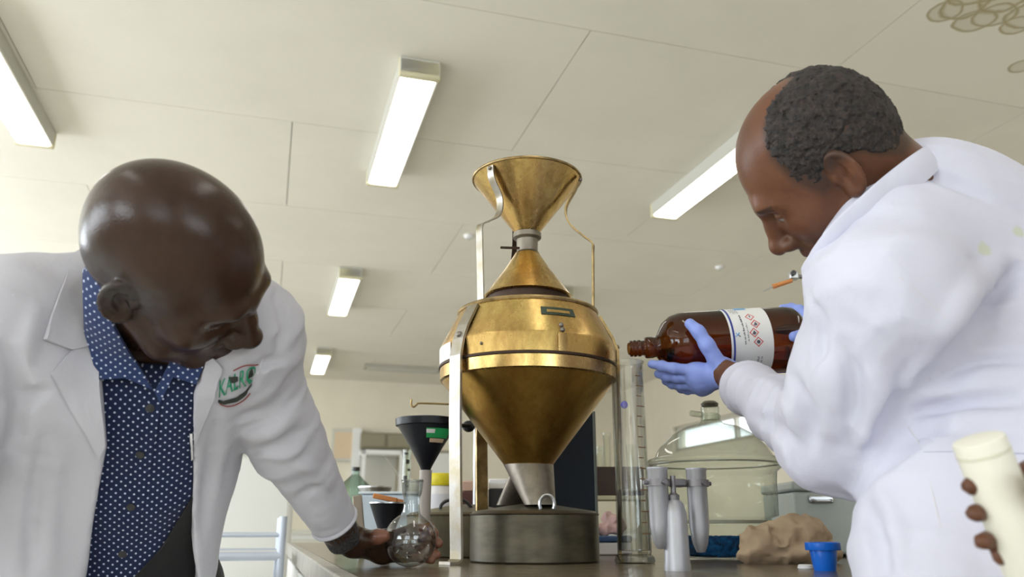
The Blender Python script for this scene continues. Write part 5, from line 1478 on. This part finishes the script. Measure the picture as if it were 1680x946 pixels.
# drawn-in fold where the sleeve meets the body
creases(S, [(-.022, [(1562, 545), (1540, 630), (1470, 735), (1400, 805)]), (-.012, [(1660, 445), (1612, 490), (1578, 540), (1556, 610)]), (.010, [(1640, 430), (1590, 480), (1545, 545)])], .02)
creases(S, [(0.0145, [(1500, 655), (1590, 640), (1690, 628)]), (-0.0130, [(1492, 682), (1580, 668), (1690, 655)]), (0.0116, [(1490, 705), (1580, 694), (1690, 684)]), (-0.0101, [(1560, 612), (1620, 600), (1690, 590)]), (0.0101, [(1545, 640), (1600, 625), (1660, 610)]),
    (-0.0145, [(1236, 680), (1288, 712), (1312, 770)]), (0.0145, [(1225, 700), (1262, 735), (1290, 778)]), (-0.0116, [(1216, 712), (1240, 745), (1262, 768)]), (-0.0145, [(1296, 610), (1326, 670), (1332, 735)]), (0.0130, [(1330, 560), (1362, 640), (1358, 730)]),
    (-0.0130, [(1385, 560), (1408, 640), (1396, 730)]), (0.0116, [(1440, 590), (1436, 670), (1412, 745)]), (-0.0116, [(1490, 600), (1462, 680), (1425, 760)]), (-0.0101, [(1330, 470), (1350, 530), (1345, 600)]), (0.0087, [(1230, 620), (1275, 640), (1310, 690)]),
    (-0.0101, [(1500, 280), (1560, 300), (1620, 330)]), (0.0087, [(1440, 800), (1470, 860), (1480, 940)]), (-0.0087, [(1420, 830), (1440, 890), (1446, 945)])], .011)
S.post = folds([(aL, eL, .11, .016, 12, 9), (eL, wL, .10, .012, 26, 8), (Q(1600, 480, 1.05), Q(1630, 950, .95), .25, .012, 16, 5)], 0, 0, 0, 9.)
SCR = S
coat2 = sculpt_obj('lab_coat', S, .005, M['coat_right'], man2)
nd = nrm(HR(0, -.036, -.06) - nbR)
seam(S, [(1330, 428), (1375, 420), (1424, 423), (1490, 466), (1552, 522)], 'seam', M['seam'], coat2)
seam(S, [(1490, 700), (1512, 735), (1528, 800), (1545, 870), (1565, 950)], 'seam', M['seam'], coat2)
seam(S, [(1515, 722), (1560, 722), (1600, 724)], 'seam', M['seam'], coat2)
patch('half_belt', S, [(1512, 724), (1600, 722), (1700, 728), (1700, 748), (1600, 744), (1516, 745)], M['coat_right'], coat2, .003, .002)
# collar: stand and fall, around the neck
top = smoothline([Q(1312, 440, 1.03), Q(1326, 420, .985), Q(1350, 383, .945), Q(1398, 335, .930), Q(1448, 290, .930), Q(1498, 252, .955), Q(1533, 232, 1.01), Q(1552, 240, 1.09), Q(1545, 262, 1.15), Q(1490, 320, 1.19), Q(1420, 390, 1.17), Q(1350, 440, 1.12), Q(1312, 440, 1.03)], 5)
for i_, p_ in enumerate(top[:32]):
    x_, y_, z_ = proj(p_); h_, ok_ = march(SBR, [(x_ + dx, y_ + dy) for dx, dy in ((0, 0), (10, 12), (-6, -6), (20, 24))])
    dmin = min([q_[1] for q_, o_ in zip(h_, ok_) if o_] + [9.])
    if p_[1] > dmin - .012: top[i_] = Q(x_, y_, dmin - .012)
_T = np.array(top[:-1])
for _ in range(4): _T = .5 * _T + .25 * np.roll(_T, 1, 0) + .25 * np.roll(_T, -1, 0)
top = list(_T) + [_T[0]]
cen = np.mean(top, 0); vs = []; fs = []; nT = len(top) - 1
for p in top[:-1]:
    o_ = p - cen; o_ = nrm(o_ - nd * (o_ @ nd))
    vs += [p - nd * .02 - o_ * .003, p, p + o_ * .004 - nd * .001, p - nd * .020 + o_ * .013, p - nd * .036 + o_ * .018, p - nd * .037 + o_ * .013]
for i in range(nT):
    j = (i + 1) % nT
    fs += [(6 * i + k_, 6 * i + (k_ + 1) % 6, 6 * j + (k_ + 1) % 6, 6 * j + k_) for k_ in range(6)]
link_mesh('collar', vs, fs, M['coat_right'], coat2, angle=70)
P_s, _ok = march(SCR, [(1612, 408), (1668, 382)])
add_stains(M['coat_right'], [(P_s[0], .012), (P_s[1], .010)], (.50, .54, .30))
fr_ = nrm(V(-.72, .62, 0)); sp2 = nrm(V(-fr_[1], fr_[0], 0)) * .085
hp = V(hipR[0], hipR[1] - .02, .70); ft = [V(hp[0], hp[1], 0) + g * sp2 for g in (-1, 1)]
legs(hp, sp2, ft, M['trouser'], man2)
for f in ft: shoe(f, fr_, man2)

# ------------------------------------------------------------------ brown bottle held by the man pouring
M['amber'] = glassmat('amber', (.40, .175, .045), edge=.75, ior=1.5)
bt = thing('reagent_bottle', b0 * .5 + b1 * .5, 'large brown glass reagent bottle held level and tipped into the measuring cylinder', 'bottle')
RB = 54.5 * mpp(Q(1180, 558, 1.505))
rb_ = RB / 54.5
P_ = [(0, .0), (9.5, 0), (10.5, 2), (13, 3), (13, 6), (11.5, 7.5), (13.5, 9), (13.5, 12), (11.5, 14), (13.5, 16), (13.5, 19), (12, 21), (12, 26), (16.5, 27), (17.5, 30), (17.5, 38), (16.5, 41), (16, 45), (24, 50), (39, 58), (49, 70), (53.5, 84), (54.5, 98), (54.5, 255), (53, 268), (47, 276), (36, 279), (20, 276), (0, 275)]
u_ = BL / 279
prf = [(r * rb_, h * u_) for r, h in P_][1:]
MB().lathe(b0, prf, 80, axis=bx, ref=(0, 0, 1)).build('glass_body', M['amber'], bt, angle=0)
# liquid lying along the low side of the bottle
LQ, nt_, b_ = newmat('orange_liquid')
b_.inputs['Base Color'].default_value = (.95, .42, .06, 1); b_.inputs['Transmission Weight'].default_value = 1.0; b_.inputs['IOR'].default_value = 1.38; b_.inputs['Roughness'].default_value = .03
S = Sculpt(); ri = RB - .004
pa, pb = b0 + bx * (88 * u_), b0 + bx * (262 * u_)
cone(S, pa, pb, ri * .98, ri, .004); S.cap(pa, pa - bx * .02, ri * .98, .03, .01)
lvl = (pa + pb)[2] / 2 - RB * .25
S.raw(lambda P: P[:, 2] - lvl, (-9,) * 3, (9,) * 3, .002, 2)
sculpt_obj('liquid', S, .005, LQ, bt)
# paper label wrapped around the barrel
up_ = V(0, 0, 1); up_ = nrm(up_ - bx * (up_ @ bx)); sd_ = np.cross(bx, up_)
if sd_[1] > 0: sd_ = -sd_
def wrap(x, ang, r): return b0 + bx * x + (sd_ * math.cos(ang) + up_ * math.sin(ang)) * r
def wrapped(name, mat, x0, x1, a0, a1, lift, par, n=22, flip=False):
    mb = MB(); vs = []
    for l in (lift, lift + .0004):
        for x in (x0, x1):
            for i in range(n + 1): vs.append(wrap(x, a0 + (a1 - a0) * i / n, RB + l))
    m = n + 1; fs = []
    for i in range(n):
        fs += [(i, i + 1, m + i + 1, m + i), (2 * m + i + 1, 2 * m + i, 3 * m + i, 3 * m + i + 1), (i + 1, i, 2 * m + i, 2 * m + i + 1), (m + i, m + i + 1, 3 * m + i + 1, 3 * m + i)]
    fs += [(0, m, 3 * m, 2 * m), (n, 2 * m + n, 3 * m + n, m + n)]
    return mb.add(vs, fs).build(name, mat, par, angle=30)
LX0, LX1 = along(1180), along(1247)
M['label_paper'] = pmat('label_paper', (.80, .80, .80), .55)
lb = wrapped('label', M['label_paper'], LX0, LX1, -1.75, 1.9, .0006, bt, 40)
wrapped('label_stripe', pmat('stripe', (.03, .05, .30), .5), LX0 + .004, LX0 + .0075, -1.75, 1.9, .0012, lb, 40)
BLU = pmat('ink_blue', (.10, .38, .75), .5); INK = pmat('ink', (.10, .10, .13), .6); REDI = pmat('ink_red', (.65, .03, .03), .5); GRY = pmat('ink_grey', (.30, .30, .34), .6)
wrapped('label_block', BLU, LX0 + .026, LX0 + .048, 1.05, 1.25, .0012, lb, 8)
def print_line(x, a, h, length, mat, seed):
    """a line of print too small to read: word-sized rows of short strokes running around the barrel"""
    rr = random.Random(seed); mb = MB(); p = -length / 2
    while p < length / 2:
        for _ in range(rr.randint(3, 7)):
            w = h * rr.uniform(.30, .55); hh = h * rr.choice((.62, .62, 1.0))
            if p + w > length / 2: break
            q = [(x + h / 2, p), (x + h / 2, p + w), (x + h / 2 - hh, p + w), (x + h / 2 - hh, p)]
            mb.add([wrap(u, a + v / RB, RB + .0014) for u, v in q], [(0, 1, 2, 3)]); p += w + h * .14
        p += h * .45
    return mb.build('print', mat, lb, smooth=False)
print_line(LX0 + .026, .22, .0032, .062, INK, 1); print_line(LX0 + .033, .10, .0026, .036, GRY, 2)
for i in range(2): print_line(LX0 + .051 + .006 * i, -.82, .0040, .024, GRY, 3 + i)
for i in range(4): print_line(LX0 + .014 + i * .0040, 1.0 - .05 * (i % 2), .0020, .022, GRY, 6 + i)
def ring_strip(pts, w, mat, name):
    mb = MB(); n = len(pts)
    vs = []
    c = np.mean(np.array(pts), 0)
    for s in (1, 1 - w):
        for (x, a_) in pts: vs.append(wrap(c[0] + (x - c[0]) * s, c[1] + (a_ - c[1]) * s, RB + .0014))
    return mb.add(vs, [(i, (i + 1) % n, n + (i + 1) % n, n + i) for i in range(n)]).build(name, mat, lb, smooth=False)
def fillp(pts, mat, name):
    return MB().add([wrap(x, a_, RB + .0016) for x, a_ in pts], [tuple(range(len(pts)))]).build(name, mat, lb, smooth=False)
for i, a_ in enumerate((.60, .33, .06, -.21)):
    xx = LX0 + .045 + (.006 if i % 2 else 0)
    s = .0092
    ring_strip([(xx - s, a_), (xx, a_ + s / RB), (xx + s, a_), (xx, a_ - s / RB)], .22, REDI, 'hazard_diamond')
    if i == 3: fillp([(xx + .0035 * math.cos(q), a_ + .0035 * math.sin(q) / RB) for q in np.linspace(0, 6.283, 9)[:-1]], INK, 'hazard_sign')
    elif i == 0: fillp([(xx - .001, a_ + .004 / RB), (xx + .001, a_ + .004 / RB), (xx + .001, a_ - .002 / RB), (xx - .001, a_ - .002 / RB)], INK, 'hazard_sign')
    else: fillp([(xx - .004, a_ - .003 / RB), (xx, a_ + .004 / RB), (xx + .004, a_ - .001 / RB), (xx + .001, a_ - .004 / RB)], INK, 'hazard_sign')
lx, la = LX0 + .014, .02
for dx, da, m_ in ((-.004, .05, BLU), (.003, .06, BLU), (-.005, -.05, BLU), (.004, -.06, INK)):
    fillp([(lx - .0012, la), (lx + .0012, la), (lx + dx + .0012, la + da), (lx + dx - .0012, la + da)], m_, 'logo_stroke')

# ------------------------------------------------------------------ third person, outside the frame, whose hand holds a white tube
TD = .62
tp, tq = Q(1604, 718, TD), Q(1694, 942, TD + .02)
tx = nrm(tq - tp); TL = np.linalg.norm(tq - tp) ; tr = 41 * mpp(tp)
wt = thing('white_tube', (tp + tq) / 2, 'short thick white plastic tube gripped in a dark hand at the right edge', 'tube')
MB().lathe(tp, [(0, .0005), (tr * .80, 0), (tr * .96, .001), (tr, .004), (tr, TL), (tr * .95, TL + .002), (0, TL + .002)], 48, axis=tx).build('barrel', pmat('ivory', (.74, .72, .62), .45), wt, angle=35)
MB().lathe(tp, [(tr * 1.0, .010), (tr * 1.015, .0105), (tr * 1.015, .012), (tr * 1.0, .0125)], 48, axis=tx, closed=True).build('collar_ring', pmat('ivory_dark', (.60, .58, .46), .5), wt)
third = thing('person', (.90, .30, 0), 'dark hand of a person outside the frame gripping a white tube at the right edge', 'person')
S = Sculpt()
m3 = [Q(1745, 770, TD + .05), Q(1752, 815, TD + .055), Q(1760, 860, TD + .055), Q(1768, 905, TD + .05)]
f3 = [[m3[0], Q(1690, 775, TD + .048), Q(1630, 785, TD + .036), Q(1592, 797, TD + .006)], [m3[1], Q(1700, 820, TD + .050), Q(1642, 828, TD + .040), Q(1600, 842, TD + .008)],
      [m3[2], Q(1712, 868, TD + .050), Q(1655, 872, TD + .040), Q(1612, 888, TD + .010)], [m3[3], Q(1725, 905, TD + .048), Q(1675, 905, TD + .040), Q(1640, 915, TD + .018)]]
t3 = [Q(1790, 870, TD + .03), Q(1770, 830, TD - .0), Q(1735, 800, TD - .025), Q(1705, 785, TD - .035)]
w3 = Q(1850, 905, TD + .05)
hand(S, w3, m3, f3, t3, .012)
e3, s3 = V(.80, .46, .93), V(.86, .26, 1.30)
S.chain([w3, e3, s3], [.027, .040, .05], .02)
S.cap(V(.88, .24, 1.34), V(1.10, .10, 1.34), .065, .065, .05).cap(V(.95, .25, 1.22), V(1.06, .16, 1.22), .12, .12, .06).cap(V(1.0, .2, 1.2), V(1.0, .2, .92), .13, .13, .06)
H3 = Frame((1.0, .20, 1.60), ortho(None, (-.7, .7, -.2), (-.1, .1, 1)), 1.0)
S.cap(V(1.0, .19, 1.5), V(1.0, .19, 1.36), .058, .065, .03); add_head(S, H3)
S.chain([V(1.10, .10, 1.32), V(1.22, .12, 1.05), V(1.12, .28, .90)], [.05, .042, .028], .02); auto_hand(S, V(1.12, .28, .90), V(-.4, .6, -.3), V(-.5, -.4, 0), V(0, .2, 1))
sculpt_obj('body', S, .0042, M['skin_right'], third, lo=(.3, -.05, .74), hi=(1.35, .80, 1.76))
add_eyes(H3, third)
S = Sculpt(); S.chain([s3, e3], [.072, .058], .03); cone(S, e3, e3 * .35 + w3 * .65, .056, .042, .02)
S.cap(V(.88, .24, 1.33), V(1.10, .10, 1.33), .078, .078, .05).cap(V(.95, .25, 1.20), V(1.06, .16, 1.20), .14, .14, .06).cap(V(1.0, .2, 1.2), V(1.0, .2, .75), .15, .17, .06)
S.chain([V(1.10, .10, 1.32), V(1.22, .12, 1.05)], [.07, .058], .03); cone(S, V(1.22, .12, 1.05), V(1.14, .25, .92), .056, .042, .02)
S.raw(lambda P: .72 - P[:, 2], (-9,) * 3, (9,) * 3, .002, 2)
sculpt_obj('lab_coat', S, .009, M['coat_right'], third)
ft = [V(.95, .25, 0), V(1.06, .13, 0)]
legs(V(1.0, .19, .86), V(.055, -.06, 0), ft, M['trouser'], third)
for f in ft: shoe(f, V(-.7, .7, 0), third)
